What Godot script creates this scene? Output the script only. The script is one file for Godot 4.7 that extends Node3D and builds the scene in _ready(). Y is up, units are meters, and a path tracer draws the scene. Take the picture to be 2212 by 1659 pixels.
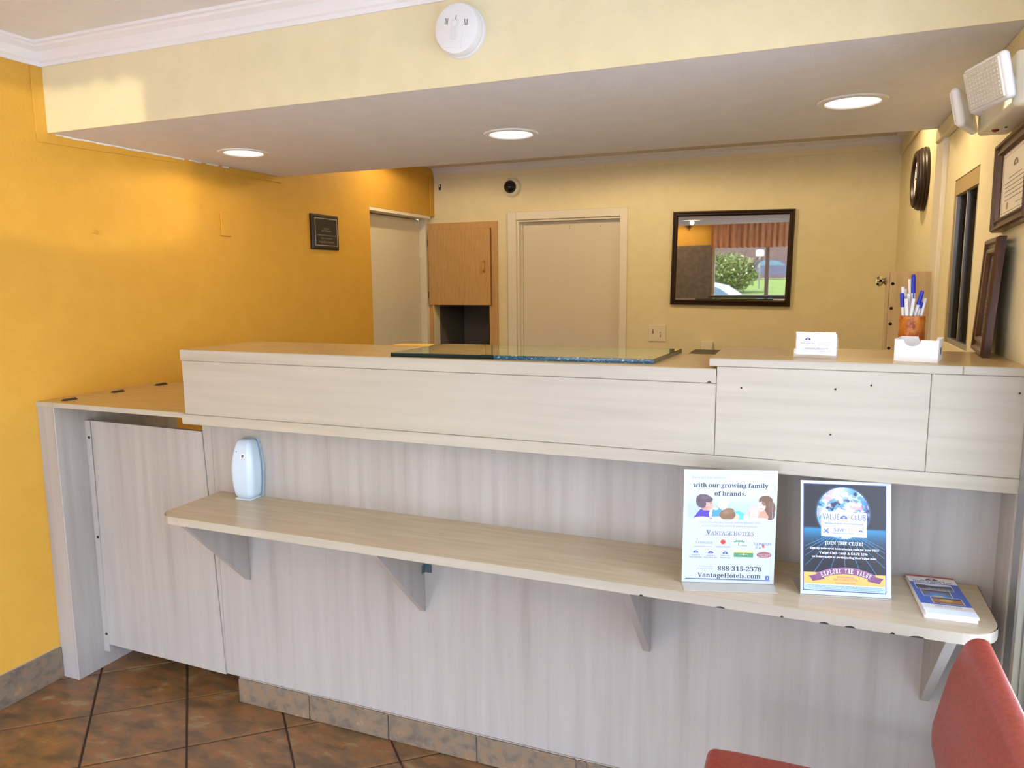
extends Node3D

const XR := 2.98          # right wall
const XB := 3.0           # right wall of the back office
const ZB := -2.956        # back wall
const ZW := 3.1           # front wall behind the camera
const YC := 2.29          # ceiling
const YO := 2.257         # ceiling of the back office
const YS := 2.0           # underside of the soffit
const ZS := -0.02         # front of the soffit
const ZS2 := -1.272       # back of the soffit
const YB := 1.2572        # bar top
const YB2 := 1.282        # raised bar top
const YSH := 0.762        # writing shelf
const ZF := 0.1232        # fascia front

var M := {}
var taken := {}

func _ready():
	# ---- camera
	var cam := Camera3D.new()
	cam.name = "camera"
	cam.fov = rad_to_deg(2.0 * atan(829.5 / 1599.8))
	cam.near = 0.02
	cam.far = 300.0
	cam.rotation_order = EULER_ORDER_YXZ
	cam.position = Vector3(2.5594, 1.4680, 1.9051)
	cam.rotation = Vector3(-0.1397, 0.3832, -0.0081)
	add_child(cam)
	cam.current = true
	# ---- sky and exposure
	var we := WorldEnvironment.new()
	we.name = "environment"
	var env := Environment.new()
	env.background_mode = Environment.BG_SKY
	var sky := Sky.new()
	var sm := ProceduralSkyMaterial.new()
	sm.sky_top_color = Color(0.68, 0.76, 0.90)
	sm.sky_horizon_color = Color(0.95, 0.96, 0.97)
	sm.ground_horizon_color = Color(0.78, 0.78, 0.78)
	sm.ground_bottom_color = Color(0.62, 0.62, 0.62)
	sm.sky_energy_multiplier = 5.0
	sm.ground_energy_multiplier = 5.0
	sky.sky_material = sm
	env.sky = sky
	env.tonemap_mode = Environment.TONE_MAPPER_LINEAR
	env.tonemap_exposure = 0.75
	env.sdfgi_enabled = true
	env.ssao_enabled = true
	env.ssil_enabled = true
	we.environment = env
	add_child(we)
	# ---- sun: high behind the building, it lights the street that the mirror shows
	var sun := DirectionalLight3D.new()
	sun.name = "sun"
	sun.rotation = Vector3(deg_to_rad(-52), deg_to_rad(208), 0)
	sun.light_energy = 27.0
	sun.light_color = Color(1.0, 0.98, 0.97)
	sun.shadow_enabled = true
	sun.light_angular_distance = 0.5
	add_child(sun)
	# ---- sun glint thrown up by a windscreen on the street, through the front window
	var glint := SpotLight3D.new()
	glint.name = "windscreen_glint"
	add_child(glint)
	glint.look_at_from_position(Vector3(6.18, 1.46, 8.0), Vector3(0.07, 2.18, -0.12))
	glint.light_energy = 480.0
	glint.light_color = Color(1.0, 0.95, 0.82)
	glint.spot_angle = 3.5
	glint.spot_angle_attenuation = 0.2
	glint.spot_range = 20.0
	glint.spot_attenuation = 2.0
	glint.light_size = 0.03
	glint.shadow_enabled = true
	materials()
	build_room()
	build_counter()
	build_fixtures()
	build_back_office()
	build_bar_items()
	build_shelf_items()
	build_chair()
	build_outside()

# ------------------------------------------------------------------ naming
func numbered(n: String) -> String:
	if not taken.has(n):
		taken[n] = 0
		return n
	taken[n] += 1
	return "%s_%03d" % [n, taken[n]]

func thing(called: String, label: String, category: String, at := Vector3.ZERO, turn := 0.0, group := "") -> Node3D:
	var o := Node3D.new()
	o.name = numbered(called)
	add_child(o)
	o.position = at
	o.rotation.y = turn
	tag(o, label, category, group)
	return o

func tag(o: Node3D, label: String, category: String, group := ""):
	o.set_meta("label", label)
	o.set_meta("category", category)
	if group:
		o.set_meta("group", group)

func obj(called: String, st, mat: Material, parent: Node3D = self, at := Vector3.ZERO) -> MeshInstance3D:
	var o := MeshInstance3D.new()
	o.name = numbered(called) if parent == self else called
	o.mesh = st.commit() if st is SurfaceTool else st
	o.material_override = mat
	o.position = at
	parent.add_child(o, true)
	return o

func struct(called: String, st, mat: Material, parent: Node3D = self, label := "") -> MeshInstance3D:
	var o := obj(called, st, mat, parent)
	if parent == self:
		o.set_meta("kind", "structure")
	if label:
		o.set_meta("label", label)
	return o

func struct_node(called: String, label := "") -> Node3D:
	var o := Node3D.new()
	o.name = numbered(called)
	add_child(o)
	o.set_meta("kind", "structure")
	if label:
		o.set_meta("label", label)
	return o

# ------------------------------------------------------------------ shapes
func new_st() -> SurfaceTool:
	var st := SurfaceTool.new()
	st.begin(Mesh.PRIMITIVE_TRIANGLES)
	return st

func tri(st: SurfaceTool, a: Vector3, b: Vector3, c: Vector3, n: Vector3):
	if (b - a).cross(c - a).dot(n) > 0.0:
		var t := b
		b = c
		c = t
	for v in [a, b, c]:
		st.set_normal(n)
		st.add_vertex(v)

func quad(st: SurfaceTool, a: Vector3, b: Vector3, c: Vector3, d: Vector3, n := Vector3.ZERO):
	if n == Vector3.ZERO:
		n = (b - a).cross(c - a).normalized()
	tri(st, a, b, c, n)
	tri(st, a, c, d, n)

# chamfered box between two corners
func add_box(st: SurfaceTool, lo: Vector3, hi: Vector3, bev := 0.0015, xf := Transform3D()):
	var c := (lo + hi) / 2.0
	var h := (hi - lo) / 2.0
	h = h.abs()
	var b := minf(bev, minf(h.x, minf(h.y, h.z)) * 0.9)
	var bs := xf.basis
	var k := h - Vector3(b, b, b)
	for ax in 3:
		for s in [-1.0, 1.0]:
			var u := (ax + 1) % 3
			var w := (ax + 2) % 3
			var pts := []
			for q in [[-1, -1], [1, -1], [1, 1], [-1, 1]]:
				var p := Vector3.ZERO
				p[ax] = s * h[ax]
				p[u] = q[0] * k[u]
				p[w] = q[1] * k[w]
				pts.append(xf * (c + p))
			var n := Vector3.ZERO
			n[ax] = s
			quad(st, pts[0], pts[1], pts[2], pts[3], (bs * n).normalized())
	if b <= 0.0:
		return
	for ax in 3:                      # edges along ax
		var u := (ax + 1) % 3
		var w := (ax + 2) % 3
		for su in [-1.0, 1.0]:
			for sw in [-1.0, 1.0]:
				var pts := []
				for e in [[-1, 0], [1, 0], [1, 1], [-1, 1]]:
					var p := Vector3.ZERO
					p[ax] = e[0] * k[ax]
					p[u] = su * (h[u] if e[1] == 0 else k[u])
					p[w] = sw * (k[w] if e[1] == 0 else h[w])
					pts.append(xf * (c + p))
				var n := Vector3.ZERO
				n[u] = su
				n[w] = sw
				quad(st, pts[0], pts[1], pts[2], pts[3], (bs * n).normalized())
	for sx in [-1.0, 1.0]:
		for sy in [-1.0, 1.0]:
			for sz in [-1.0, 1.0]:
				var s3 := Vector3(sx, sy, sz)
				tri(st, xf * (c + s3 * Vector3(h.x, k.y, k.z)), xf * (c + s3 * Vector3(k.x, h.y, k.z)), xf * (c + s3 * Vector3(k.x, k.y, h.z)), (bs * s3).normalized())

func box(lo: Vector3, hi: Vector3, bev := 0.0015) -> SurfaceTool:
	var st := new_st()
	add_box(st, lo, hi, bev)
	return st

# box with round edges, k segments to an edge, m cuts of each side; deform moves every vertex
func add_round(st: SurfaceTool, c: Vector3, size: Vector3, r: float, xf := Transform3D(), k := 4, m := 1, deform = null):
	var h := size / 2.0
	r = minf(r, minf(h.x, minf(h.y, h.z)))
	var inner := h - Vector3(r, r, r)
	var cuts := []
	for ax in 3:
		var a := []
		for i in range(k):
			a.append(-inner[ax] - r * tan(PI / 4.0 * (1.0 - float(i) / k)))
		for i in range(m + 1):
			a.append(lerpf(-inner[ax], inner[ax], float(i) / m))
		for i in range(1, k + 1):
			a.append(inner[ax] + r * tan(PI / 4.0 * float(i) / k))
		cuts.append(a)
	for ax in 3:
		var u := (ax + 1) % 3
		var w := (ax + 2) % 3
		for s in [-1.0, 1.0]:
			for i in range(cuts[u].size() - 1):
				for j in range(cuts[w].size() - 1):
					var P := []
					var N := []
					for e in [[i, j], [i + 1, j], [i + 1, j + 1], [i, j + 1]]:
						var q := Vector3.ZERO
						q[ax] = s * h[ax]
						q[u] = cuts[u][e[0]]
						q[w] = cuts[w][e[1]]
						var cl := q.clamp(-inner, inner)
						var n := (q - cl).normalized()
						var p := cl + n * r
						if deform != null:
							p = deform.call(p)
						P.append(xf * (c + p))
						N.append((xf.basis * n).normalized())
					for t in [[0, 1, 2], [0, 2, 3]]:
						var A: Vector3 = P[t[0]]
						var B: Vector3 = P[t[1]]
						var C: Vector3 = P[t[2]]
						var o: Array = t.duplicate()
						if (B - A).cross(C - A).dot(N[t[0]] + N[t[1]] + N[t[2]]) > 0.0:
							o = [t[0], t[2], t[1]]
						for v in o:
							st.set_normal(N[v])
							st.set_smooth_group(0)
							st.add_vertex(P[v])
	if deform != null:
		st.generate_normals()

func add_tube(st: SurfaceTool, pts: Array, r: float, seg := 10, closed_ends := true):
	var rings := []
	var up := Vector3.UP
	for i in pts.size():
		var d: Vector3 = (pts[mini(i + 1, pts.size() - 1)] - pts[maxi(i - 1, 0)]).normalized()
		if absf(d.dot(up)) > 0.95:
			up = Vector3.RIGHT
		var a := d.cross(up).normalized()
		var b := d.cross(a)
		var ring := []
		for s in seg:
			var t := TAU * s / seg
			ring.append([pts[i] + (a * cos(t) + b * sin(t)) * r, a * cos(t) + b * sin(t)])
		rings.append(ring)
	for i in rings.size() - 1:
		for s in seg:
			var s2 := (s + 1) % seg
			var q := [rings[i][s], rings[i][s2], rings[i + 1][s2], rings[i + 1][s]]
			for t in [[0, 1, 2], [0, 2, 3]]:
				var o: Array = t
				if (q[t[1]][0] - q[t[0]][0]).cross(q[t[2]][0] - q[t[0]][0]).dot(q[t[0]][1]) > 0.0:
					o = [t[0], t[2], t[1]]
				for v in o:
					st.set_normal(q[v][1])
					st.add_vertex(q[v][0])
	if closed_ends:
		for e in [0, rings.size() - 1]:
			var n: Vector3 = (pts[0] - pts[1]).normalized() if e == 0 else (pts[-1] - pts[-2]).normalized()
			for s in seg:
				tri(st, pts[e], rings[e][s][0], rings[e][(s + 1) % seg][0], n)

# profile of (radius, height) turned about the local y axis
func add_lathe(st: SurfaceTool, prof: Array, xf := Transform3D(), seg := 40):
	for i in prof.size() - 1:
		var a: Vector2 = prof[i]
		var b: Vector2 = prof[i + 1]
		var d := (b - a)
		if d.length() < 1e-7:
			continue
		var ns := []
		for e in 2:                  # smooth where the profile bends little
			var n := Vector2(d.y, -d.x).normalized()
			var j := i - 1 if e == 0 else i + 1
			if j >= 0 and j < prof.size() - 1:
				var d2: Vector2 = prof[j + 1] - prof[j]
				var n2 := Vector2(d2.y, -d2.x).normalized()
				if n.dot(n2) > 0.75:
					n = (n + n2).normalized()
			ns.append(n)
		for s in seg:
			var P := []
			var N := []
			for e in [[a, s, 0], [b, s, 1], [b, s + 1, 1], [a, s + 1, 0]]:
				var t: float = TAU * float(e[1]) / seg
				P.append(xf * Vector3(cos(t) * e[0].x, e[0].y, sin(t) * e[0].x))
				var n: Vector2 = ns[e[2]]
				N.append((xf.basis * Vector3(cos(t) * n.x, n.y, sin(t) * n.x)).normalized())
			for t in [[0, 1, 2], [0, 2, 3]]:
				var o: Array = t
				var cr: Vector3 = (P[t[1]] - P[t[0]]).cross(P[t[2]] - P[t[0]])
				if cr.length() < 1e-14:
					continue
				if cr.dot(N[t[0]] + N[t[1]] + N[t[2]]) > 0.0:
					o = [t[0], t[2], t[1]]
				for v in o:
					st.set_normal(N[v])
					st.add_vertex(P[v])

func lathe(prof: Array, xf := Transform3D(), seg := 40) -> SurfaceTool:
	var st := new_st()
	add_lathe(st, prof, xf, seg)
	return st

# polygon in local x,y pushed from z = 0 to z = depth; what = "all", "caps" or "sides"
func add_prism(st: SurfaceTool, poly: PackedVector2Array, z0: float, z1: float, xf := Transform3D(), what := "all"):
	var idx := Geometry2D.triangulate_polygon(poly)
	var cw := Geometry2D.is_polygon_clockwise(poly)
	if what != "sides":
		for t in range(0, idx.size(), 3):
			for z in [z0, z1]:
				var n := Vector3(0, 0, 1.0 if (z == z1) == (z1 > z0) else -1.0)
				tri(st, xf * Vector3(poly[idx[t]].x, poly[idx[t]].y, z), xf * Vector3(poly[idx[t + 1]].x, poly[idx[t + 1]].y, z), xf * Vector3(poly[idx[t + 2]].x, poly[idx[t + 2]].y, z), (xf.basis * n).normalized())
	if what != "caps":
		for i in poly.size():
			var a := poly[i]
			var b := poly[(i + 1) % poly.size()]
			var d := b - a
			if d.length() < 1e-7:
				continue
			var n2 := Vector2(d.y, -d.x).normalized() * (1.0 if not cw else -1.0)
			if Geometry2D.is_polygon_clockwise(poly) == false:
				n2 = Vector2(d.y, -d.x).normalized()
			quad(st, xf * Vector3(a.x, a.y, z0), xf * Vector3(b.x, b.y, z0), xf * Vector3(b.x, b.y, z1), xf * Vector3(a.x, a.y, z1), (xf.basis * Vector3(n2.x, n2.y, 0)).normalized())

func prism(poly: PackedVector2Array, z0: float, z1: float, xf := Transform3D(), what := "all") -> SurfaceTool:
	var st := new_st()
	add_prism(st, poly, z0, z1, xf, what)
	return st

# xf that lays local x,y on the floor plan: x -> x, y -> -z, z -> up
func plan(y := 0.0) -> Transform3D:
	return Transform3D(Basis(Vector3.RIGHT, Vector3.FORWARD, Vector3.UP), Vector3(0, y, 0))

func rounded(w: float, h: float, r: float, seg := 6, at := Vector2.ZERO) -> PackedVector2Array:
	var p := PackedVector2Array()
	for q in [[1, 1, 0], [-1, 1, 90], [-1, -1, 180], [1, -1, 270]]:
		for i in seg + 1:
			var t := deg_to_rad(q[2] + 90.0 * i / seg)
			p.append(at + Vector2(q[0] * (w / 2 - r) + cos(t) * r, q[1] * (h / 2 - r) + sin(t) * r))
	return p

# moulding: profile points (out, up) run from a to b; out points into the room; mitre < 0 shortens
func add_moulding(st: SurfaceTool, prof: Array, a: Vector3, b: Vector3, out: Vector3, ma := 0.0, mb := 0.0):
	var d := (b - a).normalized()
	for i in prof.size() - 1:
		var p: Vector2 = prof[i]
		var q: Vector2 = prof[i + 1]
		var e := q - p
		var n := (out * -e.y + Vector3.UP * e.x).normalized()
		if n.dot(out) < 0 and absf(e.y) > absf(e.x) or n.y > 0 and absf(e.x) >= absf(e.y):
			n = -n
		quad(st, a + out * p.x + Vector3.UP * p.y + d * ma * p.x, b + out * p.x + Vector3.UP * p.y - d * mb * p.x, b + out * q.x + Vector3.UP * q.y - d * mb * q.x, a + out * q.x + Vector3.UP * q.y + d * ma * q.x, n)

# picture frame of four mitred sides: profile (in from the outer edge, out from the wall); local x,y plane
func add_frame(st: SurfaceTool, w: float, h: float, prof: Array, xf := Transform3D()):
	var c := [Vector2(-1, -1), Vector2(1, -1), Vector2(1, 1), Vector2(-1, 1)]
	for s in 4:
		var a: Vector2 = c[s]
		var b: Vector2 = c[(s + 1) % 4]
		var inw := -(a + b).normalized()
		for i in prof.size() - 1:
			var p: Vector2 = prof[i]
			var q: Vector2 = prof[i + 1]
			var P := []
			for e in [[a, p], [b, p], [b, q], [a, q]]:
				P.append(Vector3(e[0].x * (w / 2 - e[1].x), e[0].y * (h / 2 - e[1].x), e[1].y))
			var t := q - p
			var n := Vector3(inw.x * -t.y, inw.y * -t.y, t.x)
			n = n.normalized()
			quad(st, xf * P[0], xf * P[1], xf * P[2], xf * P[3], (xf.basis * n).normalized())

# flat lettering facing local +z, centred on (x, y), fitted to width w (and to height h when given)
func add_text(st: SurfaceTool, s: String, font: String, bold: bool, x: float, y: float, w: float, xf := Transform3D(), h := 0.0, slant := 0.0):
	var t := TextMesh.new()
	t.text = s
	var f := SystemFont.new()
	f.font_names = PackedStringArray([font])
	f.font_weight = 700 if bold else 400
	t.font = f
	t.font_size = 48
	t.pixel_size = 0.01
	t.depth = 0.0
	t.curve_step = 1.5
	var bb := t.get_aabb()
	var k := w / bb.size.x
	var ky := k if h <= 0.0 else h / bb.size.y
	var c := bb.get_center()
	var b := Basis(Vector3(k, 0, 0), Vector3(slant * ky, ky, 0), Vector3(0, 0, 1))
	st.append_from(t, 0, xf * Transform3D(b, Vector3(x, y, 0) - b * Vector3(c.x, c.y, 0)))

# quad with a picture on it, facing local +z
func picture(w: float, h: float, xf := Transform3D()) -> SurfaceTool:
	var st := new_st()
	var c := [[-1, 1, 0, 0], [1, 1, 1, 0], [1, -1, 1, 1], [-1, -1, 0, 1]]
	for i in [0, 1, 2, 0, 2, 3]:
		st.set_normal(xf.basis.z.normalized())
		st.set_uv(Vector2(c[i][2], c[i][3]))
		st.add_vertex(xf * Vector3(c[i][0] * w / 2, c[i][1] * h / 2, 0))
	return st

# ------------------------------------------------------------------ materials
func mat(hex: String, rough := 0.6, metal := 0.0, spec := 0.5) -> StandardMaterial3D:
	var m := StandardMaterial3D.new()
	m.albedo_color = Color(hex)
	m.roughness = rough
	m.metallic = metal
	m.metallic_specular = spec
	return m

func noise_tex(freq: float, oct: int, sd: int, ramp: Array, size := 512, warp := 0.0, kind := FastNoiseLite.TYPE_SIMPLEX_SMOOTH) -> NoiseTexture2D:
	var n := FastNoiseLite.new()
	n.noise_type = kind
	n.seed = sd
	n.frequency = freq
	n.fractal_octaves = oct
	n.fractal_gain = 0.58
	if warp > 0.0:
		n.domain_warp_enabled = true
		n.domain_warp_amplitude = warp
		n.domain_warp_frequency = freq * 0.8
	var t := NoiseTexture2D.new()
	t.width = size
	t.height = size
	t.seamless = true
	t.seamless_blend_skirt = 0.25
	t.noise = n
	if ramp.size():
		var g := Gradient.new()
		var off := PackedFloat32Array()
		var col := PackedColorArray()
		for r in ramp:
			off.append(r[0])
			col.append(Color(r[1]))
		g.offsets = off
		g.colors = col
		t.color_ramp = g
	return t

func tri_mat(tex: Texture2D, scale: Vector3, rough := 0.6, spec := 0.5, off := Vector3.ZERO) -> StandardMaterial3D:
	var m := StandardMaterial3D.new()
	m.albedo_texture = tex
	m.uv1_triplanar = true
	m.uv1_world_triplanar = true
	m.uv1_triplanar_sharpness = 8.0
	m.uv1_scale = scale
	m.uv1_offset = off
	m.roughness = rough
	m.metallic_specular = spec
	return m

func plaster(hex: String, rough := 0.75) -> StandardMaterial3D:
	var c := Color(hex)
	var t := noise_tex(0.02, 3, 5, [[0.0, c.darkened(0.02).to_html(false)], [1.0, c.lightened(0.02).to_html(false)]], 256)
	var m := tri_mat(t, Vector3(1.5, 1.5, 1.5), rough, 0.4)
	m.heightmap_enabled = true
	m.heightmap_texture = M.bump
	m.heightmap_scale = 0.05
	return m

func materials():
	M.bump = noise_tex(0.09, 3, 11, [], 512)
	M.orange = plaster("d3a23d", 0.62)
	M.cream = plaster("e6dab0", 0.68)
	M.white_paint = plaster("e6e6e4", 0.7)
	M.ceiling = plaster("e8e7e0", 0.8)
	M.crown = mat("ecebe8", 0.45)
	M.crown_back = mat("dedad2", 0.5)
	M.trim = mat("e3dcc8", 0.4)
	M.door = mat("d9d0b8", 0.4)
	# pale limed laminate: fine streaks, the grain along y / along x
	var pale := noise_tex(0.014, 6, 3, [[0.0, "99938a"], [0.3, "a29c95"], [0.5, "a6a099"], [0.7, "a9a49d"], [1.0, "aea9a3"]], 512, 12.0)
	M.pale_v = tri_mat(pale, Vector3(2.2, 0.10, 2.2), 0.42, 0.45)
	var pale2 := noise_tex(0.016, 6, 8, [[0.0, "a39c8a"], [0.35, "a9a291"], [0.6, "aca594"], [1.0, "b2ab9b"]], 512, 8.0)
	M.pale_h = tri_mat(pale2, Vector3(0.16, 3.2, 3.2), 0.38, 0.45)
	M.pale_h2 = tri_mat(pale2, Vector3(0.16, 3.2, 3.2), 0.38, 0.45, Vector3(0.37, 0.41, 0.2))
	var tan := noise_tex(0.03, 5, 21, [[0.0, "b09561"], [0.5, "b89c6b"], [1.0, "bfa475"]], 512, 6.0)
	M.tan_top = tri_mat(tan, Vector3(0.2, 2.4, 2.4), 0.26, 0.5)
	var tan2 := noise_tex(0.03, 5, 23, [[0.0, "b3a080"], [0.5, "bca988"], [1.0, "c4b292"]], 512, 6.0)
	M.shelf_top = tri_mat(tan2, Vector3(0.2, 2.4, 2.4), 0.26, 0.5)
	var oak := noise_tex(0.03, 5, 31, [[0.0, "b98d52"], [0.45, "c39a60"], [1.0, "cba56c"]], 512, 8.0)
	M.oak = tri_mat(oak, Vector3(4.5, 0.4, 4.5), 0.45)
	var pine := noise_tex(0.012, 4, 33, [[0.0, "b79e78"], [0.5, "c8b08a"], [1.0, "d3be9b"]], 512, 8.0)
	M.panel_wood = tri_mat(pine, Vector3(4.0, 0.3, 4.0), 0.5)
	# slate-look tiles, four cuts of the same glaze
	M.tiles = []
	for k in 4:
		var t := noise_tex(0.016, 5, 40 + k * 7, [[0.0, "54402c"], [0.3, "664e35"], [0.45, "755839"], [0.54, "7c5c3b"], [0.64, "88562f"], [0.76, "867450"], [1.0, "978a6c"]], 512, 40.0)
		var m := tri_mat(t, Vector3(0.75, 1.3, 1.5), 0.34, 0.5, Vector3(0.31 * k, 0.17 * k, 0.53 * k))
		m.heightmap_enabled = true
		m.heightmap_texture = M.bump
		m.heightmap_scale = 0.02
		M.tiles.append(m)
	M.tiles_grey = []
	for k in 3:
		var t := noise_tex(0.012, 5, 70 + k * 5, [[0.0, "574b3f"], [0.35, "6f6253"], [0.55, "7d6f5d"], [0.72, "846a4e"], [1.0, "978c7d"]], 512, 26.0)
		M.tiles_grey.append(tri_mat(t, Vector3(2.6, 2.6, 2.6), 0.4, 0.5, Vector3(0.4 * k, 0.2, 0.3 * k)))
	M.grout = mat("3b2b20", 0.9)
	M.grout_light = mat("b3aca2", 0.9)
	M.dark_gap = mat("2a2622", 0.8)
	M.black = mat("16130f", 0.35)
	M.black_plastic = mat("201d1a", 0.4)
	M.screw = mat("2b2724", 0.4, 0.6)
	M.hinge = mat("4a4038", 0.4, 0.7)
	M.steel = mat("6d7f86", 0.35, 0.8)
	M.alu = mat("b6bbc0", 0.32, 0.85)
	M.chrome = mat("cfcac0", 0.12, 1.0)
	M.brass = mat("d9ab4e", 0.22, 1.0)
	M.white_plastic = mat("e6e6e4", 0.35)
	M.ivory_plastic = mat("e4dcc0", 0.4)
	M.blue_white = mat("bccedc", 0.3)
	M.paper = mat("eef0f0", 0.7)
	M.card_white = mat("eceae6", 0.55)
	M.frame_dark = mat("26140f", 0.42)
	var wal := noise_tex(0.012, 4, 51, [[0.0, "2a1710"], [0.5, "46281a"], [1.0, "6b4128"]], 256, 8.0)
	M.walnut = tri_mat(wal, Vector3(9, 1.4, 9), 0.3)
	M.mirror = mat("c4c0ba", 0.015, 1.0)
	M.glass = mat("ffffff", 0.02)
	M.glass.albedo_color = Color(0.95, 0.98, 1.0, 0.06)
	M.glass.transparency = BaseMaterial3D.TRANSPARENCY_ALPHA
	M.frosted = mat("ffffff", 0.2)
	M.frosted.albedo_color = Color(0.86, 0.83, 0.76, 0.5)
	M.frosted.transparency = BaseMaterial3D.TRANSPARENCY_ALPHA
	M.dull_glass = mat("ffffff", 0.08, 0.0, 0.2)
	M.dull_glass.albedo_color = Color(0.07, 0.06, 0.05, 0.35)
	M.dull_glass.specular_mode = BaseMaterial3D.SPECULAR_DISABLED
	M.dull_glass.transparency = BaseMaterial3D.TRANSPARENCY_ALPHA
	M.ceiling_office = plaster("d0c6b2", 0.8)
	M.tinted = mat("ffffff", 0.02)
	M.tinted.albedo_color = Color(0.05, 0.05, 0.055, 0.60)
	M.tinted.transparency = BaseMaterial3D.TRANSPARENCY_ALPHA
	M.tinted_door = mat("ffffff", 0.02)
	M.tinted_door.albedo_color = Color(0.06, 0.065, 0.07, 0.40)
	M.tinted_door.transparency = BaseMaterial3D.TRANSPARENCY_ALPHA
	M.acrylic = mat("ffffff", 0.05)
	M.acrylic.albedo_color = Color(0.96, 0.98, 1.0, 0.14)
	M.acrylic.transparency = BaseMaterial3D.TRANSPARENCY_ALPHA
	M.green_glass = mat("2f6f5a", 0.02)
	M.green_glass.albedo_color = Color(0.72, 0.86, 0.74, 0.10)
	M.green_glass.refraction_enabled = true
	M.green_glass.refraction_scale = 0.05
	M.sheet_glass = mat("ffffff", 0.03)
	M.sheet_glass.albedo_color = Color(0.62, 0.72, 0.52, 0.30)
	M.sheet_glass.transparency = BaseMaterial3D.TRANSPARENCY_ALPHA
	M.glass_edge = mat("0e1f1a", 0.5, 0.0, 0.25)
	M.glass_edge_blue = tri_mat(noise_tex(0.06, 4, 77, [[0.0, "12303c"], [0.5, "1f4a5c"], [0.68, "2a6076"], [0.8, "9fc0c8"], [1.0, "cfe0e2"]], 256), Vector3(6, 14, 6), 0.15)
	M.glass_edge_far = mat("3a3a2c", 0.2)
	M.lens = mat("fff6e6", 0.4)
	M.lens.emission_enabled = true
	M.lens.emission = Color(1.0, 0.96, 0.88)
	M.lens.emission_energy_multiplier = 2.6
	M.red_led = mat("7a0f14", 0.3)
	var vin := noise_tex(0.05, 4, 61, [[0.0, "82301f"], [0.5, "933a27"], [1.0, "a0442e"]], 256)
	M.vinyl = tri_mat(vin, Vector3(6, 6, 6), 0.42, 0.5)
	M.vinyl.clearcoat_enabled = true
	M.vinyl.clearcoat = 0.12
	M.vinyl.clearcoat_roughness = 0.3
	M.vinyl.heightmap_enabled = true
	M.vinyl.heightmap_texture = M.bump
	M.vinyl.heightmap_scale = 0.02
	M.blond = mat("e0c68e", 0.35)
	M.copper = mat("b9621d", 0.35)
	var cop := noise_tex(0.02, 5, 81, [[0.0, "6b2f0c"], [0.4, "ad5a1c"], [0.6, "c8782c"], [1.0, "dd9a4c"]], 256, 30.0)
	M.copper = tri_mat(cop, Vector3(7, 7, 7), 0.3)
	M.pen_blue = mat("2033b8", 0.3)
	M.ink_dark = mat("2c2b32", 0.8)
	M.ink_grey = mat("6f757e", 0.8)
	M.ink_light = mat("8b939d", 0.8)
	M.ink_blue = mat("4a5a98", 0.8)
	M.ink_white = mat("f2f4f6", 0.8)
	M.ink_red = mat("b8584a", 0.8)
	M.ink_orange = mat("e8a070", 0.8)
	M.ink_gold = mat("b79f7c", 0.6)
	M.asphalt = tri_mat(noise_tex(0.05, 3, 91, [[0.0, "77767a"], [1.0, "949298"]], 256), Vector3(0.5, 0.5, 0.5), 0.9)
	M.grass = tri_mat(noise_tex(0.04, 4, 92, [[0.0, "5f7a34"], [0.5, "7c9442"], [1.0, "9db05c"]], 256), Vector3(0.6, 0.6, 0.6), 0.95)
	M.leaf = mat("7c8c4a", 0.6)
	M.leaf.backlight_enabled = true
	M.leaf.backlight = Color(0.2, 0.25, 0.08)
	M.car_white = mat("e9edf0", 0.2)
	M.car_white.clearcoat_enabled = true
	M.car_grey = mat("5d6074", 0.25)
	M.car_glass = mat("5f7f90", 0.05)
	M.rubber = mat("1c1c1d", 0.85)
	M.brick_far = mat("75625f", 0.9)
	M.curtain = tri_mat(noise_tex(0.03, 3, 95, [[0.0, "a87350"], [1.0, "c08c68"]], 256), Vector3(5, 1, 5), 0.85)
	M.dark_panel = tri_mat(noise_tex(0.02, 4, 96, [[0.0, "554b3e"], [1.0, "736654"]], 256), Vector3(2, 2, 2), 0.6)
	M.stencil = mat("8a6030", 0.8)
	M.manila = mat("e2b23c", 0.7)

func pic_mat(img: Image, rough := 0.5) -> StandardMaterial3D:
	var m := StandardMaterial3D.new()
	m.albedo_texture = ImageTexture.create_from_image(img)
	m.roughness = rough
	return m

# ------------------------------------------------------------------ flat print drawn into pictures (pixel units)
func new_img(w: int, h: int, hex: String) -> Image:
	var im := Image.create(w, h, false, Image.FORMAT_RGB8)
	im.fill(Color(hex))
	return im

func p_ell(im: Image, cx: float, cy: float, rx: float, ry: float, hex: String, a := 1.0, from := -1.0):
	var c := Color(hex)
	for y in range(maxi(0, int(cy - ry) - 1), mini(im.get_height(), int(cy + ry) + 2)):
		for x in range(maxi(0, int(cx - rx) - 1), mini(im.get_width(), int(cx + rx) + 2)):
			var d := Vector2((x - cx) / rx, (y - cy) / ry).length()
			if from >= 0.0 and d < from:
				continue
			var k := clampf((1.0 - d) * minf(rx, ry) * 0.8, 0.0, 1.0) * a
			if k > 0.0:
				im.set_pixel(x, y, im.get_pixel(x, y).lerp(c, k))

func p_poly(im: Image, pts: Array, hex: String, a := 1.0):
	var c := Color(hex)
	var pl := PackedVector2Array(pts)
	var lo := pl[0]
	var hi := pl[0]
	for p in pl:
		lo = lo.min(p)
		hi = hi.max(p)
	for y in range(maxi(0, int(lo.y)), mini(im.get_height(), int(hi.y) + 1)):
		for x in range(maxi(0, int(lo.x)), mini(im.get_width(), int(hi.x) + 1)):
			if Geometry2D.is_point_in_polygon(Vector2(x + 0.5, y + 0.5), pl):
				im.set_pixel(x, y, im.get_pixel(x, y).lerp(c, a))

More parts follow.
